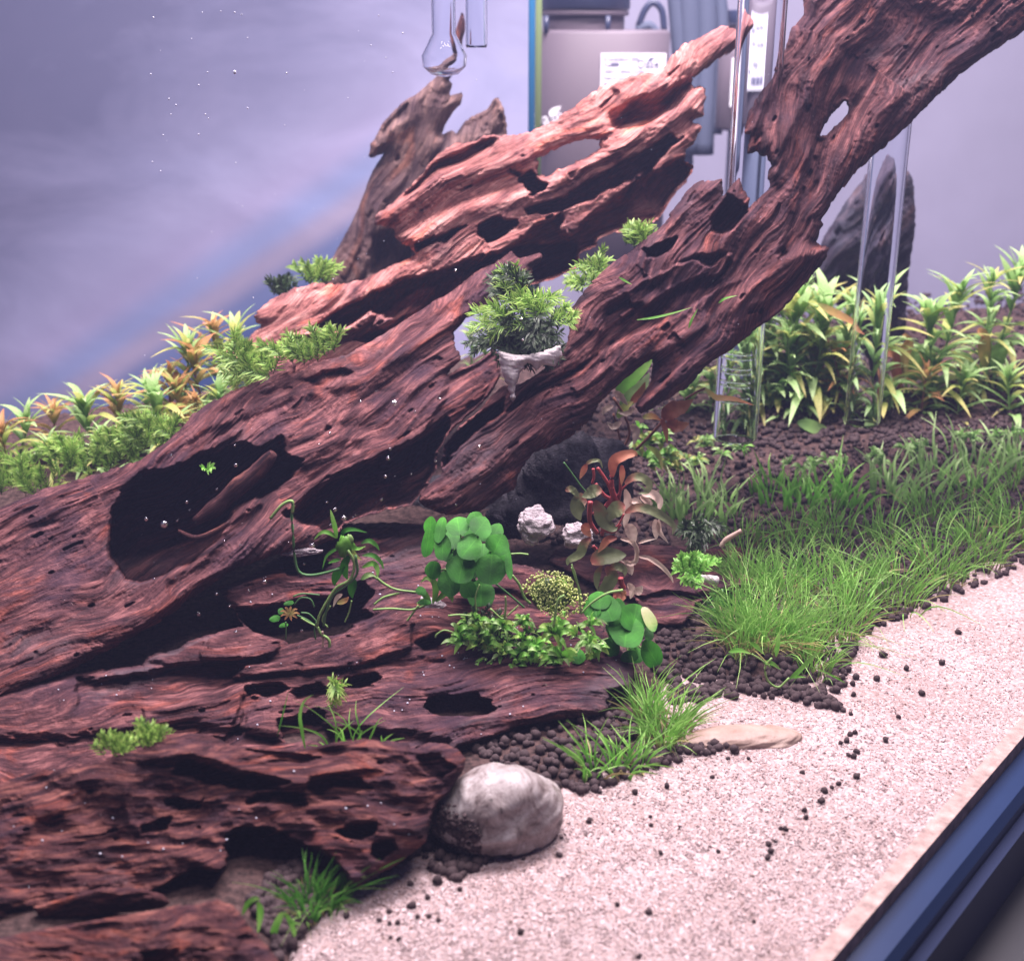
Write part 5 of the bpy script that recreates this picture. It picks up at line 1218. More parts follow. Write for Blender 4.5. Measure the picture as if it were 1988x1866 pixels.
for i, (lab, sp, mt, br) in enumerate(TU):
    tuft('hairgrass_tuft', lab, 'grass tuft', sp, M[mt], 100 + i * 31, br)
tuft('broad_grass_tuft', 'tuft of broader light green blades in front of the lying log', 'grass tuft', [(1150, 1510, 16, 120, 20, 3.2, dict(lean=(-.1, 0), droop=.5)), (1210, 1500, 18, 90, 28, 3.2, dict(spread=.9)), (1240, 1490, 22, 60, 26, 2.8, dict(spread=1.3)), (1195, 1500, 4, 150, 10, 2.6, dict(droop=.1))], M['broad'], 7, .3)
tuft('broad_grass_tuft', 'broader pale blades at the back of the lawn by the fallen brown leaves', 'grass tuft', [(1300, 990, 26, 80, 40, 3), (1340, 1010, 26, 90, 40, 3), (1400, 1000, 26, 85, 40, 3), (1380, 960, 14, 70, 30, 3)], M['crypt'], 17)
tuft('broad_grass_tuft', 'row of broad bright blades beyond the dense hairgrass', 'grass tuft', [(1500, 970, 20, 80, 40, 3.2), (1560, 985, 26, 85, 40, 3.2), (1620, 975, 26, 85, 40, 3.2), (1660, 990, 16, 80, 30, 3)], M['broad'], 19)
tuft('broad_grass_tuft', 'broad blades further along the back of the lawn at the right', 'grass tuft', [(1730, 960, 30, 85, 50, 3.2), (1810, 940, 30, 85, 50, 3.2), (1890, 920, 30, 85, 50, 3.2), (1970, 900, 24, 80, 40, 3)], M['crypt'], 21)
tuft('grass_tuft', 'thin crossed grass blades growing behind the foreground log', 'grass tuft', [(640, 1450, 6, 70, 20, 2.4, dict(spread=1.3, lean=(-.2, 0))), (680, 1445, 8, 75, 24, 2.2, dict(spread=1.2)), (705, 1440, 5, 95, 16, 2.2), (745, 1445, 4, 60, 14, 2.4, dict(lean=(.4, 0)))], M['broad'], 27, None, None, .272)
th = thing('grass_sprout', U1(590, 1470, .27), 'single thick curved green shoot rising behind the foreground log', 'grass')
leafp(th, [(592, 1455), (586, 1420), (582, 1390), (590, 1362), (608, 1348)], 4, .268, M['broad'], 'blade')
leafp(th, [(538, 1430), (548, 1390), (560, 1340)], 1.8, .27, M['grass_dark'], 'blade')
def T7(x, y): return 265.6 + x * .2588, 1382.7 + y * .2588
th = thing('sprout', U1(545, 1850, .205), 'bright yellow-green sprout with bent leaves in the near left corner', 'plant')
for pts, w in (([(790, 1520), (830, 1440), (890, 1395), (925, 1420)], 6), ([(900, 1420), (925, 1480), (920, 1570), (905, 1665)], 8), ([(1010, 1760), (1030, 1640), (1080, 1530), (1120, 1500)], 9), ([(1100, 1500), (1150, 1570), (1180, 1660), (1170, 1700)], 6), ([(1050, 1740), (1110, 1740), (1170, 1790), (1200, 1840)], 10),
               ([(1130, 1560), (1180, 1580), (1225, 1590)], 3.5), ([(1060, 1830), (1140, 1790), (1260, 1780)], 9), ([(1010, 1770), (1060, 1850), (1120, 1900)], 9)):
    leafp(th, [T7(*p) for p in pts], w, .212, M['broad'])
th = thing('sprout', U1(1600, 1340, .322), 'loose uprooted green seedling lying on the pellets at the sand edge', 'plant')
def T9(x, y): return 1191.1 + x * .2588, 933.6 + y * .2588
for pts, w, nm in (([(1320, 1480), (1240, 1550), (1160, 1500), (1140, 1400), (1190, 1330)], 2.6, 's'), ([(865, 1285), (950, 1272), (1040, 1300)], 5, 'l'), ([(1040, 1300), (1120, 1350), (1180, 1400)], 1.8, 's'), ([(1120, 1360), (1190, 1370), (1260, 1420)], 5, 'l'), ([(1320, 1490), (1380, 1440), (1480, 1340), (1560, 1270)], 5, 'l'),
                   ([(1220, 1320), (1235, 1220), (1250, 1120)], 5, 'l'), ([(1030, 1210), (1080, 1250), (1140, 1310)], 5, 'l'), ([(1320, 1480), (1400, 1470), (1450, 1475)], 2.6, 'l'), ([(1740, 1515), (1620, 1450), (1470, 1385)], 2.2, 'l')):
    P_ = [T9(*p) for p in pts]
    (leafp if nm == 'l' else tubep)(th, P_, w, .314, M['broad'] if nm == 'l' else M['stem_green'], 'leaf' if nm == 'l' else 'stem')

# ------------------------------------------------------------------ stem plants at the back left
def unit_leaf(m_, seed):
    b_ = MB(); n = 9; t = np.linspace(0, 1, n)
    P = np.stack([0 * t, t, .10 * np.sin(t * 3) - .22 * t ** 2 + .03 * seed * t], -1)
    b_.strip(P, prof_leaf(n, .088), (0, 0, 1), .3); o = b_.build('leaf', m_, origin=(0, 0, 0)); return o
ULM = [[unit_leaf(M['rotala'], -6), unit_leaf(M['crypt'], 6), unit_leaf(M['crypt'], 2)], [unit_leaf(M['rotala_red'], -5), unit_leaf(M['rotala_red'], 5), unit_leaf(M['rotala'], 0)]]
ULM_used = set()
def stem_plant(px, py, Y, hpx, Lpx, kind, label, seed, lean=(0, 0), cat='stem plant', group='stem plants behind the logs'):
    r = random.Random(seed)
    if group == 'blurred plants at the back right': Y = min(float(GP([px], [min(py + hpx * .8, 800)])[0][1]), .66)
    k = Y / F; Lpx *= r.uniform(.7, 1.25)
    top = U1(px + r.uniform(-12, 12), py + r.uniform(-18, 26) * (group != 'stem plants behind the logs'), Y); h = hpx * k
    base = top - Vector((lean[0] * h, lean[1] * h, h))
    lean = (r.uniform(-.3, .3), 0); base = top - Vector((lean[0] * h, lean[1] * h, h))
    th = thing('stem_plant', base, label, cat, group)
    P = cr([base, (base + top) / 2 + Vector((r.uniform(-1, 1) * h * .08, 0, 0)), top], 9)
    b_ = MB(); b_.tube(P, 2.2 * k, 5); b_.build('stem', M['stem_green'] if kind == 0 else M['stem_brown'], th)
    n = int(hpx / 13)
    for i in range(n + 3):
        f = min(1, (i + .5) / n)
        p = Vector(P[min(8, int(f * 8))])
        m_ = (2 if i % 3 else 3) if i < n - 1 else 4
        for j in range(m_):
            a = j * 2 * math.pi / m_ + i * .8 + r.uniform(-.3, .3)
            el = r.uniform(-.1, .6) + (f ** 4) * .7
            L = Lpx * 1.45 * k * r.uniform(.55, 1.2) * (1 if i < n else .75)
            y = Vector((math.cos(a) * math.cos(el), math.sin(a) * math.cos(el), math.sin(el)))
            z = Vector((0, 0, 1)) - y * y.z; z.normalize(); x = y.cross(z)
            src = ULM[kind if (f > .55 or r.random() < .3) else 0][r.randrange(3)]
            if id(src) not in ULM_used: o = src; ULM_used.add(id(src))
            else: o = src.copy(); C.objects.link(o)
            o.parent = th
            o.matrix_local = Matrix.Translation(p - base) @ Matrix((x, y, z)).transposed().to_4x4() @ Matrix.Diagonal((L * r.uniform(.65, 1.3), L, L * r.uniform(.4, 1.9), 1))
    return th
SP = [(420, 655, .50, 150, 62, 1), (468, 690, .49, 130, 60, 1), (385, 715, .48, 130, 60, 1), (520, 690, .50, 110, 50, 0), (348, 765, .47, 120, 58, 1), (440, 745, .47, 110, 56, 0), (300, 790, .46, 110, 56, 0), (400, 800, .455, 90, 52, 0), (345, 830, .45, 80, 50, 0), (470, 790, .47, 80, 52, 1), (285, 760, .49, 120, 60, 0),
      (225, 775, .48, 130, 60, 1), (170, 800, .47, 130, 60, 0), (110, 810, .48, 130, 60, 1), (50, 830, .47, 130, 60, 0), (10, 850, .46, 130, 60, 1), (200, 850, .45, 100, 52, 0), (90, 870, .45, 100, 52, 0), (560, 660, .52, 90, 46, 0)]
WORDS = ['tallest orange-tipped stem plant at the back left, against the blue background', 'orange-leaved stem plant just left of the pinkish log end', 'reddish stem plant left of the tallest one', 'pale yellow stem plant tucked behind the pinkish log end', 'orange stem plant low at the left, before the blue band',
         'yellow-green stem plant in the middle of the back left group', 'pale green stem plant near the left side', 'low yellow-green stem plant above the middle log', 'lowest yellow-green stem plant beside the moss', 'short orange stem plant close to the middle log', 'light green stem plant at the left, behind the others',
         'orange stem plant left of the light green one', 'yellow-green stem plant second from the orange one going left', 'orange stem plant near the far left', 'yellow-green stem plant near the far left', 'orange stem plant at the very left edge', 'short green stem plant above the log at far left', 'short green stem plant lowest at far left', 'small green stem plant showing behind the shoulder of the upper log']
for i, (s_, w_) in enumerate(zip(SP, WORDS)): stem_plant(*s_, w_, 50 + i)
stem_plant(925, 655, .54, 110, 40, 0, 'blurred yellow-green stem plant seen through the gap beside the central moss', 90)
stem_plant(950, 690, .53, 60, 36, 0, 'low blurred green plant at the bottom of the gap beside the central moss', 91)
# back right
SP2 = [(1440, 640, .62, 110, 44, 0), (1490, 610, .64, 130, 46, 0), (1550, 640, .62, 120, 46, 0), (1610, 660, .60, 120, 46, 1), (1650, 640, .62, 140, 48, 0), (1340, 770, .58, 80, 36, 0), (1400, 700, .60, 100, 40, 0), (1720, 640, .62, 140, 48, 0), (1790, 620, .62, 150, 48, 0), (1860, 610, .63, 150, 48, 1), (1930, 590, .63, 150, 48, 0), (1980, 580, .64, 150, 48, 0),
       (1520, 690, .58, 90, 44, 0), (1590, 620, .64, 120, 46, 0)]
W2 = ['blurred green plant directly right of the glass tube', 'tallest blurred green plant under the right-hand log', 'blurred green plant right of the tallest one', 'reddish blurred plant at the back right', 'green plant beside the right-hand glass tube', 'low plant left of the glass tube at the back', 'green plant seen through the glass tube', 'back plant just past the right-hand tube',
      'second back plant past the right-hand tube', 'reddish back plant at the far right', 'tall green back plant near the right edge', 'green back plant at the very right edge', 'small green plant in front of the tallest blurred one', 'rearmost green plant behind the reddish one']
for i, (s_, w_) in enumerate(zip(SP2, W2)): stem_plant(s_[0], s_[1] - 22, s_[2], s_[3] + 80, s_[4] * 1.55, 0 if i % 4 else s_[5], w_, 150 + i, group='blurred plants at the back right')
def crypt(label, cx, cy, Y, leaves, seed):
    th = thing('crypt_plant', U1(cx, cy, Y), label, 'plant')
    for (x, y, w, mt) in leaves:
        dx, dy = x - cx, y - cy
        q1 = (cx + dx * .28, cy + dy * .55, -.002); q2 = (cx + dx * .62, cy + dy * .98, -.006)
        tubep(th, [(cx, cy), q1], 3, Y, M['stem_green'], 'petiole', 6)
        leafp(th, [q1, q2, (x, y, -.012)], w * 1.2, Y, M[mt], cols=5, crease=.2)
    return th
crypt('blurred plant with long light green leaves right of the glass tube', 1600, 830, .54, [(1480, 735, 12, 'crypt'), (1500, 775, 11, 'crypt'), (1640, 690, 12, 'grass_dark'), (1620, 720, 15, 'crypt'), (1570, 690, 13, 'crypt_brown'), (1540, 700, 11, 'crypt'), (1660, 760, 12, 'crypt_brown'), (1560, 760, 10, 'rotala')], 1)
th = thing('fallen_leaf', U1(1600, 850, .50), 'single pale green oval leaf lying on the dark soil at the back right', 'leaf')
leafp(th, [(1549, 820), (1575, 828), (1605, 842), (1628, 862)], 14, .50, M['crypt'], cols=5, crease=.15)
crypt('blurred long-leaved plant past the right-hand glass tube', 1760, 830, .54, [(1680, 730, 12, 'crypt'), (1720, 690, 13, 'crypt_brown'), (1800, 680, 13, 'crypt'), (1840, 740, 12, 'crypt'), (1760, 660, 12, 'rotala_red')], 2)
crypt('long-leaved plant near the right edge of the tank', 1920, 800, .54, [(1850, 700, 12, 'crypt'), (1900, 650, 13, 'rotala_red'), (1960, 670, 13, 'crypt'), (1985, 740, 12, 'crypt')], 3)
leafp(thing('leaning_leaf', U1(1640, 640, .50), 'orange-red pointed leaf leaning before the dim log at right', 'leaf'), [(1590, 590), (1615, 605), (1650, 622), (1680, 640)], 9, .50, M['rotala_red'])
for i, (x, y, mt) in enumerate(((1370, 860, 'rotala'), (1420, 875, 'broad'), (1330, 900, 'rotala'), (1560, 905, 'crypt'), (1620, 900, 'crypt'), (1700, 890, 'crypt'), (1780, 870, 'crypt'), (1880, 850, 'crypt'), (1960, 840, 'broad'))):
    lab = ['feathery yellow-green carpet plant in front of the glass tube', 'green carpet plant at the right foot of the glass tube', 'yellow-green carpet plant left of the glass tube foot', 'sparse green carpet plant on the bare soil', 'sparse green carpet plant behind the broad blades', 'carpet plant past the right-hand glass tube', 'second carpet plant past the right-hand tube', 'carpet plant on the far right soil', 'carpet plant at the right edge soil'][i]
    g = GP([x], [y + 12])[0]
    plantlet_mat('carpet_plant', lab, [(x, y, 30, 12, 30, 14, 26, 2.5, 4)], float(g[1]) - .005, 60 + i, [M[mt], M['crypt']])

# ------------------------------------------------------------------ glassware
def lathe(b_, c, prof, k=40):
    """prof: (radius, z) from c"""
    n = len(prof); th_ = np.arange(k) * 2 * math.pi / k
    V = np.array([[c[0] + r_ * math.cos(a), c[1] + r_ * math.sin(a), c[2] + z] for r_, z in prof for a in th_])
    i = np.arange(n - 1)[:, None] * k; j = np.arange(k)[None]; j2 = (j + 1) % k
    b_.add(V, np.stack([i + j, i + j2, i + k + j2, i + k + j], -1).reshape(-1, 4))
def glass_tube(label, px, pbot, Y, rpx, ztop=.30, wall=.16, slots=True, closed=False):
    c = np.array(U1(px, pbot, Y)); r_ = rpx * Y / F
    th = thing('glass_tube', c, label, 'glass tube')
    b_ = MB(); h = ztop - c[2]
    lathe(b_, c, [(r_ * (1 - wall), h), (r_ * (1 - wall), .0012), (r_ * (1 - wall / 2), 0), (r_, .0012), (r_, h), (r_ * (1 - wall), h)]); b_.build('tube_wall', M['glass'], th)
    if slots:
        for q in (.0105, .0165, .0215, .0270):
            b_ = MB(); P = [c + np.array([r_ * 1.0 * math.sin(a), -r_ * 1.0 * math.cos(a), q + .006]) for a in np.linspace(-1.1, .35, 14)]
            b_.tube(P, .00045, 6); P = [c + np.array([r_ * 1.0 * math.sin(a), -r_ * 1.0 * math.cos(a), q + .0078]) for a in np.linspace(-1.1, .35, 14)]
            b_.tube(P, .00045, 6); b_.build('slot', M['glass'], th)
    return th
glass_tube('large clear glass inflow tube with slots, passing behind the right-hand log', 1427, 852, .452, 45)
glass_tube('clear glass tube at the right side of the tank', 1674, 822, .48, 36, slots=False)
glass_tube('short clear glass tube end hanging at the top centre', 925, 92, .50, 20, slots=False)
# diffuser
c = np.array(U1(863, 150, .49)); th = thing('glass_diffuser', c, 'clear glass diffuser bulb on a tube in front of the far stump', 'diffuser')
b_ = MB(); R_ = 42 * .49 / F
lathe(b_, c, [(.0001, 0), (R_ * .6, .001), (R_ * .95, R_ * .45), (R_, R_ * .9), (R_ * .75, R_ * 1.35), (22 * .49 / F, R_ * 1.8), (22 * .49 / F, .12), (19 * .49 / F, .12), (19 * .49 / F, R_ * 1.8), (R_ * .7, R_ * 1.33), (R_ * .93, R_ * .9), (R_ * .88, R_ * .45), (R_ * .5, .002), (.0001, .0015)]); b_.build('bulb', M['glass'], th)

# ------------------------------------------------------------------ pumps behind the rear glass
b_ = MB(); g0 = U1(1032, 130, .70); b_.box((g0.x, .70, .165), (.0017, .003, .185)); th = thing('glass_edge', (g0.x, .70, -.02), 'upright green and blue edge of the rear glass pane', 'glass edge'); b_.build('blue_side', M['glass_edge_blue'], th)
b_ = MB(); b_.box((g0.x + .0036, .70, .165), (.0017, .0028, .185)); b_.build('green_side', M['glass_edge'], th)
def rounded(cx, cy, hx, hy, r_, n=6):
    pts = []
    for sx_, sy_, a0 in ((1, 1, 0), (-1, 1, 90), (-1, -1, 180), (1, -1, 270)):
        for i in range(n + 1):
            a = math.radians(a0 + 90 * i / n); pts.append((cx + sx_ * (hx - r_) + r_ * math.cos(a), cy + sy_ * (hy - r_) + r_ * math.sin(a)))
    return pts
def can(b_, outline, z0, z1, bev=.002):
    n = len(outline); O = np.array(outline); c = O.mean(0)
    rings = [(1 - bev * 25, z0), (1, z0 + bev), (1, z1 - bev), (1 - bev * 25, z1)]
    V = [[*(c + (p - c) * s), z] for s, z in rings for p in O]
    V += [[*c, z0], [*c, z1]]
    Q = [[i * n + j, i * n + (j + 1) % n, (i + 1) * n + (j + 1) % n, (i + 1) * n + j] for i in range(3) for j in range(n)]
    T = [[4 * n, (j + 1) % n, j] for j in range(n)] + [[4 * n + 1, 3 * n + j, 3 * n + (j + 1) % n] for j in range(n)]
    b_.add(V, Q, T)
def text(s, loc, size, rot, mt, parent, name='lettering', xs=1.0, bold=0):
    c = bpy.data.curves.new(name, 'FONT'); c.body = s; c.size = size; c.extrude = .00008; c.offset = bold
    c.resolution_u = 3
    o = bpy.data.objects.new('t', c); C.objects.link(o)
    dg = bpy.context.evaluated_depsgraph_get(); me = bpy.data.meshes.new_from_object(o.evaluated_get(dg))
    bpy.data.objects.remove(o)
    me.materials.clear(); me.materials.append(mt)
    t = bpy.data.objects.new(name, me); C.objects.link(t)
    t.parent = parent; t.location = Vector(loc) - parent.location; t.rotation_euler = rot; t.scale = (xs, 1, 1)
    return t
Yp_ = .74; kp = Yp_ / F
# large filter: rounded body turned a little so its front shows to the right
c0 = U1(1170, 330, Yp_); zt = U1(1170, 58, Yp_).z; zb = .045
th = thing('surface_skimmer', (c0.x, Yp_ + .035, zb), 'large warm grey filter pump housing with a paper label behind the rear glass', 'pump')
b_ = MB(); can(b_, rounded(c0.x, Yp_ + .040, 130 * kp, .040, .030), zb, zt); b_.build('housing', M['grey_plastic'], th)
b_ = MB(); cxn = U1(1140, 30, Yp_).x
ell = [(cxn + 78 * kp * math.cos(a), Yp_ + .036 + .030 * math.sin(a)) for a in np.linspace(0, 2 * math.pi, 40, endpoint=False)]
can(b_, ell, zt - .004, zt + .0080, .0005); b_.build('neck', M['grey_plastic'], th)
b_ = MB(); ell = [(cxn + 88 * kp * math.cos(a), Yp_ + .036 + .034 * math.sin(a)) for a in np.linspace(0, 2 * math.pi, 40, endpoint=False)]
can(b_, ell, zt + .0108, zt + .032, .0008); b_.build('cap', M['black_plastic'], th)
b_ = MB(); ell = [(cxn + 86 * kp * math.cos(a), Yp_ + .036 + .033 * math.sin(a)) for a in np.linspace(0, 2 * math.pi, 40, endpoint=False)]
can(b_, ell, zt + .0076, zt + .0105, .0005); b_.build('ring', M['grey_plastic'], th)
for xx in (1062, 1182): b_ = MB(); q = U1(xx, 30, Yp_); b_.box((q.x, Yp_ + (.0045 if xx > 1100 else .012), zt + .0025), (.0014, .001, .0050)); b_.build('clip', M['black_plastic'], th)
yl = Yp_ - .0004
def lab_box(x0, y0, x1, y1, mt, parent, Y, name='label', th_=.0004):
    a = U1(x0, y0, Y); b2 = U1(x1, y1, Y); bb = MB(); bb.box(((a.x + b2.x) / 2, Y, (a.z + b2.z) / 2), (abs(b2.x - a.x) / 2, th_, abs(a.z - b2.z) / 2)); return bb.build(name, mt, parent, False)
lab_box(1167, 103, 1288, 250, M['label_white'], th, yl)
RX = (math.radians(90), 0, 0)
def tx(s, px, py, size_px, Y, mt, parent, xs=1.0, bold=0): return text(s, U1(px, py, Y), size_px * Y / F, RX, mt, parent, 'lettering', xs, bold)
yt = yl - .0006
tx('CrystalSkim 350', 1171, 118, 10, yt, M['ink'], th); tx('Type', 1172, 129, 8, yt, M['ink'], th); lab_box(1186, 122, 1202, 128, M['ink'], th, yt, 'print_bar', .0001)
tx('Oase', 1236, 132, 22, yt, M['ink'], th, .9)
bb = MB(); P = pc([(1258, 120), (1264, 115), (1272, 112)], yt, 6); bb.strip(P, prof_leaf(6, 3 * kp), (0, -1, 0), 0); bb.build('leaf_logo', M['ink'], th)
tx('230V ~ 50Hz  4,5W', 1174, 142, 9, yt, M['ink'], th); tx('Made for indoor use', 1172, 154, 7, yt, M['ink'], th); tx('IPX8', 1172, 165, 7, yt, M['ink'], th)
text('Oase', U1(1030, 250, yl), 34 * kp, (math.radians(90), math.radians(-14), 0), M['print_white'], th, 'printed_name', .9, .0001)
bb = MB(); P = pc([(1068, 226), (1076, 216), (1090, 206)], yt, 8); bb.strip(P, prof_leaf(8, 7 * kp), (0, -1, 0), 0); bb.build('leaf_logo', M['print_white'], th)
# second filter
c1 = U1(1462, 260, .78); k2 = .78 / F; zt2 = U1(1462, 96, .78).z; zb2 = U1(1462, 256, .78).z
th = thing('filter_pump', (c1.x, .80, .0), 'smaller grey filter pump with dark lower housing behind the glass tube', 'pump')
b_ = MB(); can(b_, rounded(c1.x + .006, .815, 84 * k2, .035, .02), zb2, zt2); b_.build('housing', M['grey_plastic'], th)
b_ = MB(); can(b_, rounded(c1.x + .012, .812, 62 * k2, .03, .02), U1(1462, 600, .78).z, zb2 - .0004); b_.build('foam_housing', M['pump_dark'], th)
b_ = MB(); q = U1(1478, 60, .78); ell = [(q.x + 48 * k2 * math.cos(a), .812 + .02 * math.sin(a)) for a in np.linspace(0, 2 * math.pi, 32, endpoint=False)]; can(b_, ell, zt2 - .004, zt2 + .014, .0005); b_.build('neck', M['grey_plastic'], th)
b_ = MB(); ell = [(q.x + 54 * k2 * math.cos(a), .812 + .022 * math.sin(a)) for a in np.linspace(0, 2 * math.pi, 32, endpoint=False)]; can(b_, ell, zt2 + .0142, zt2 + .022, .0005); b_.build('cap', M['black_plastic'], th)
Y2 = .7794
lab_box(1422, 112, 1498, 207, M['label_white'], th, Y2); y3 = Y2 - .0006
tx('neo', 1426, 136, 13, y3, M['ink'], th); tx('Oase flow', 1450, 130, 8, y3, M['ink'], th); tx('IPX8  220-240V', 1436, 152, 8, y3, M['ink'], th); tx('1 max', 1434, 178, 13, y3, M['ink'], th); lab_box(1424, 182, 1432, 187, M['ink'], th, y3, 'print_bar', .0001)
for j in range(9): lab_box(1436 + j * 6, 190, 1439 + j * 6 + (j % 3), 200, M['ink'], th, y3, 'bar', .0001)
# hoses
th = thing('hose_bundle', U1(1320, 120, .80), 'bundle of dark looped hoses between the two pumps', 'hose')
for i, (pts, w) in enumerate((([(1330, -40), (1338, 40), (1340, 140), (1335, 300)], 22), ([(1365, -40), (1372, 40), (1370, 150), (1365, 300)], 20), ([(1310, -40), (1318, 60), (1325, 160), (1330, 320)], 16), ([(1240, 50), (1252, 20), (1268, 5), (1285, 20), (1290, 60)], 6), ([(1236, 58), (1250, 52), (1262, 50), (1274, 62)], 8), ([(1395, -40), (1402, 40), (1400, 120), (1390, 260)], 12))):
    tubep(th, pts, w, .80, M['pump_dark'] if i not in (3,) else M['black_plastic'], 'hose', 20, 14)

# ------------------------------------------------------------------ bubbles and drifting specks
def sphere_mesh(name, mt, k=12, m=8):
    b_ = MB(); b_.blob((0, 0, 0), 1.0, 0, 0.0, k, m); o = b_.build(name, mt, origin=(0, 0, 0)); return o
BUB = [(318, 1018, 11), (362, 975, 4.5), (283, 1008, 6), (343, 1011, 3), (420, 950, 3), (434, 1050, 4), (420, 1153, 4), (466, 1060, 5), (385, 1193, 4.5), (513, 1130, 7), (340, 1122, 4), (605, 1060, 9), (650, 990, 6), (634, 975, 4), (740, 970, 4.5), (667, 1006, 8), (765, 783, 9), (854, 775, 4), (805, 800, 4), (845, 895, 4),
       (757, 872, 4), (753, 890, 6), (748, 925, 5), (798, 920, 3), (885, 980, 3), (690, 1000, 3), (457, 903, 6), (640, 842, 4), (700, 780, 4), (930, 867, 5), (1012, 620, 4), (1015, 660, 4), (1100, 893, 3), (332, 885, 4), (298, 1125, 5), (560, 1052, 3), (590, 1095, 3), (641, 1020, 3.5), (457, 1228, 7), (374, 1243, 3), (445, 1177, 4), (585, 1225, 4),
       (482, 1147, 3.5), (730, 760, 3), (620, 862, 3), (1060, 1330, 3), (884, 525, 4), (455, 865, 3)]
bp = sphere_mesh('air_bubble', M['bubble'])
for i, (x, y, r_) in enumerate(BUB):
    o = bp if i == 0 else bp.copy()
    if i: C.objects.link(o)
    Yb_ = .30 - .02 * (r_ > 6) * (r_ / 6)
    if y > 1140: Yb_ = min(Yb_, .27)
    o.location = U1(x, y, Yb_); q = r_ * .62 * Yb_ / F; o.scale = (q, q, q)
    tag(o, 'tiny clear air bubble drifting in the water', 'bubble', 'tiny air bubbles in the water')
mp = sphere_mesh('water_speck', M['mote'], 6, 5)
rr = random.Random(3)
MOT = [(455, 140, 5), (455, 24, 2.4), (392, 24, 1.8), (428, 22, 2), (468, 28, 2), (297, 34, 2.4), (371, 75, 1.8), (480, 73, 2), (402, 140, 2.2), (556, 142, 2.6), (480, 210, 2.4), (327, 192, 2.6), (292, 144, 2.4), (385, 165, 2.2), (341, 204, 2.4), (398, 222, 2.2), (331, 222, 2), (404, 230, 2), (316, 262, 2.2), (385, 261, 2.4), (457, 316, 2), (295, 314, 2.2),
       (311, 332, 1.8), (552, 243, 1.6), (470, 400, 1.8), (675, 190, 1.8), (720, 88, 2), (735, 30, 2), (782, 64, 2), (762, 140, 1.8), (749, 112, 1.8), (925, 155, 1.8), (410, 450, 1.8), (382, 540, 1.8), (491, 578, 2.2), (326, 635, 1.8), (280, 690, 1.8), (312, 709, 1.8), (646, 542, 2), (745, 468, 1.6), (600, 505, 1.6)]
for i in range(60): MOT.append((rr.uniform(280, 1660), rr.uniform(20, 1300), rr.uniform(.7, 1.3)))
for i, (x, y, r_) in enumerate(MOT):
    o = mp if i == 0 else mp.copy()
    if i: C.objects.link(o)
    Yb_ = rr.uniform(.27, .33) if y > 700 else rr.uniform(.34, .42)
    if y > 1100: Yb_ = .25
    o.location = U1(x, y, Yb_); q = r_ * .62 * Yb_ / F; o.scale = (q, q, q * 1.2)
    tag(o, 'tiny white speck floating in the water', 'speck', 'white specks floating in the water')

# ------------------------------------------------------------------ slightly cloudy water
b_ = MB(); b_.box((.05, .42, .07), (1.60, .80, .31)); hz = b_.build('haze', None, None, False)
mh = bpy.data.materials.new('cloudy water'); mh.use_nodes = True; nt = mh.node_tree
nt.nodes.remove(nt.nodes['Principled BSDF']); pv = nt.nodes.new('ShaderNodeVolumePrincipled')
pv.inputs['Color'].default_value = (.50, .56, 1.0, 1); pv.inputs['Density'].default_value = .075; pv.inputs['Anisotropy'].default_value = .2
nt.links.new(pv.outputs[0], nt.nodes['Material Output'].inputs['Volume'])
hz.data.materials.append(mh); hz['kind'] = 'stuff'
scene.cycles.volume_bounces = 0
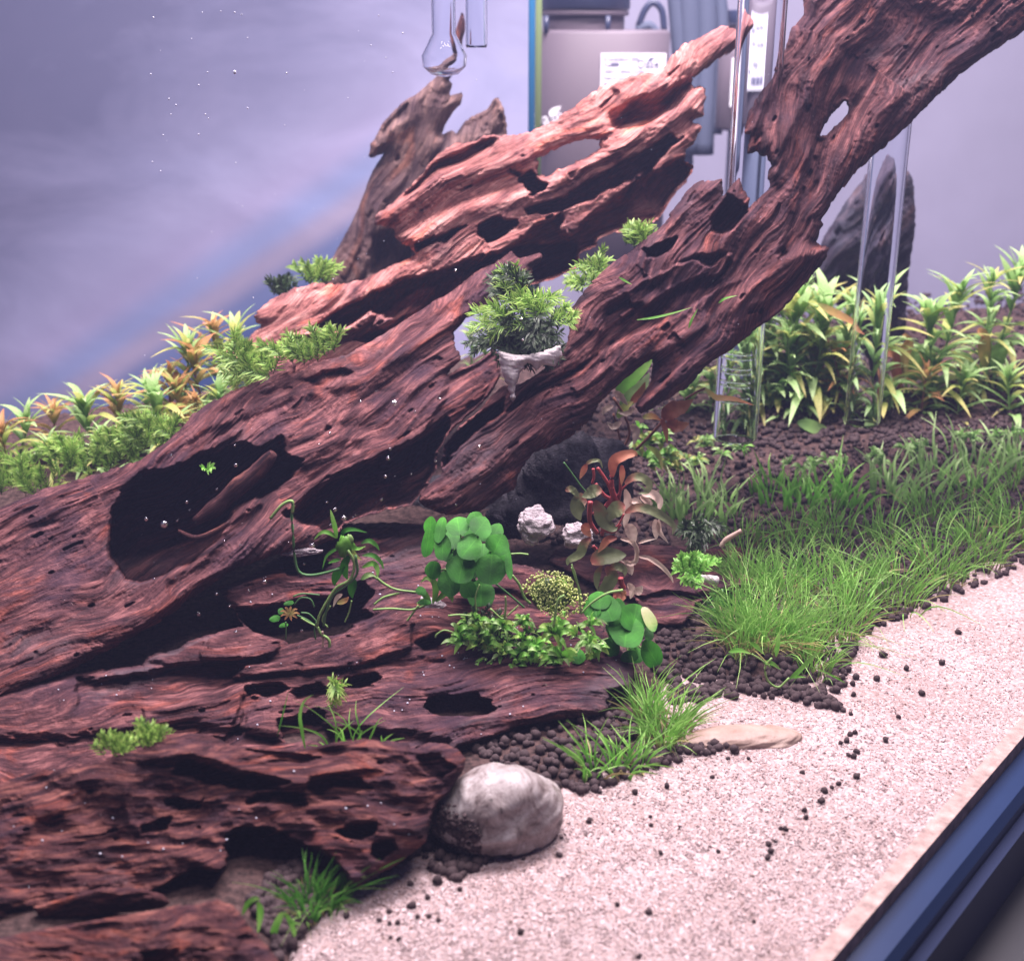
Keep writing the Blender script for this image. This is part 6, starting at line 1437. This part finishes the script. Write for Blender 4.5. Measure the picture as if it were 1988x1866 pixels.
# more plants for the two rear groups
for i, (x, y, Yq, h, L, kd, lab) in enumerate(((1465, 660, .60, 150, 60, 0, 'bushy green plant low behind the right-hand log tip'), (1530, 600, .63, 150, 70, 0, 'tall pale green plant between the two glass tubes'), (1580, 680, .59, 130, 66, 0, 'leafy green plant nearest the dark rock at back right'), (1640, 610, .63, 170, 72, 0, 'tall green plant just left of the right-hand glass tube'),
                         (1500, 650, .61, 150, 64, 0, 'yellow-green plant in the back right thicket'), (1380, 740, .60, 110, 50, 0, 'green plant crowding the left side of the glass tube'))):
    stem_plant(x, y, Yq, h, L, kd, lab, 300 + i, group='blurred plants at the back right')
for i, (x, y, Yq, h, L, kd, lab) in enumerate(((455, 660, .495, 150, 56, 0, 'yellow-green stem plant behind the two orange ones'), (370, 690, .485, 140, 56, 0, 'pale stem plant between the tall orange ones'), (330, 740, .475, 130, 56, 1, 'slender orange-tipped stem plant left of centre in the back group'), (490, 740, .465, 110, 48, 0, 'green stem plant right beside the moss patch'), (425, 780, .46, 100, 50, 0, 'leafy low stem plant in front of the back left group'), (375, 790, .46, 100, 50, 1, 'small orange stem plant low in the back left group'))):
    stem_plant(x, y, Yq, h, L, kd, lab, 330 + i)

# pale grit that has settled on the two lower logs
rg = np.random.default_rng(77)
for src, n_, lab in ((LYING, 104, 'scattered white grit settled on top of the lying log'), (FORE, 26, 'scattered white grit settled on the foreground log')):
    me = src.data; nv = len(me.vertices); co = np.empty(nv * 3, np.float32); me.vertices.foreach_get('co', co); co = co.reshape(-1, 3)
    no = np.empty(nv * 3, np.float32); me.vertices.foreach_get('normal', no); no = no.reshape(-1, 3)
    ok = np.where((no[:, 2] > .55) & (no[:, 1] < .2))[0]
    cen = rg.choice(ok, 26); pick = []
    for c_ in cen:
        d_ = np.linalg.norm(co[ok] - co[c_], axis=1); near = ok[d_ < .010]; pick += list(rg.choice(near, min(len(near), n_ // 26)))
    b_ = MB()
    for q_ in pick: b_.blob(co[q_] + np.array(src.location) + no[q_] * .0002, rg.uniform(.00012, .0003), int(q_) % 50, .3, 5, 4)
    o = b_.build('grit', M['mote']); tag(o, lab, 'grit', kind='stuff')

for i, (x, y, Yq, h, L, kd, lab) in enumerate(((1500, 770, .53, 90, 46, 0, 'low leafy green plant in front of the back right thicket'), (1575, 745, .55, 110, 50, 0, 'leafy green plant left of the long-leaved crypt plant'), (1655, 770, .53, 110, 50, 0, 'leafy plant close behind the right-hand glass tube'),
                         (1340, 830, .52, 70, 34, 0, 'short yellow-green plant left of the glass tube foot'), (1460, 700, .57, 110, 50, 0, 'leafy green plant seen beside the slots of the glass tube'), (1720, 760, .54, 110, 50, 0, 'leafy plant just right of the right-hand glass tube'), (1800, 750, .54, 120, 50, 1, 'orange-tipped leafy plant in the front row at far right'),
                         (1880, 740, .54, 110, 50, 0, 'leafy green plant in the front row at far right'), (1960, 730, .54, 120, 50, 0, 'leafy green plant in the front row by the right edge'), (1540, 690, .59, 140, 60, 0, 'bright leafy plant below the dark rock'), (1610, 720, .57, 120, 56, 1, 'reddish leafy plant below the dark rock'))):
    stem_plant(x, y - 10, Yq, h, L, kd, lab, 400 + i, group='blurred plants at the back right')
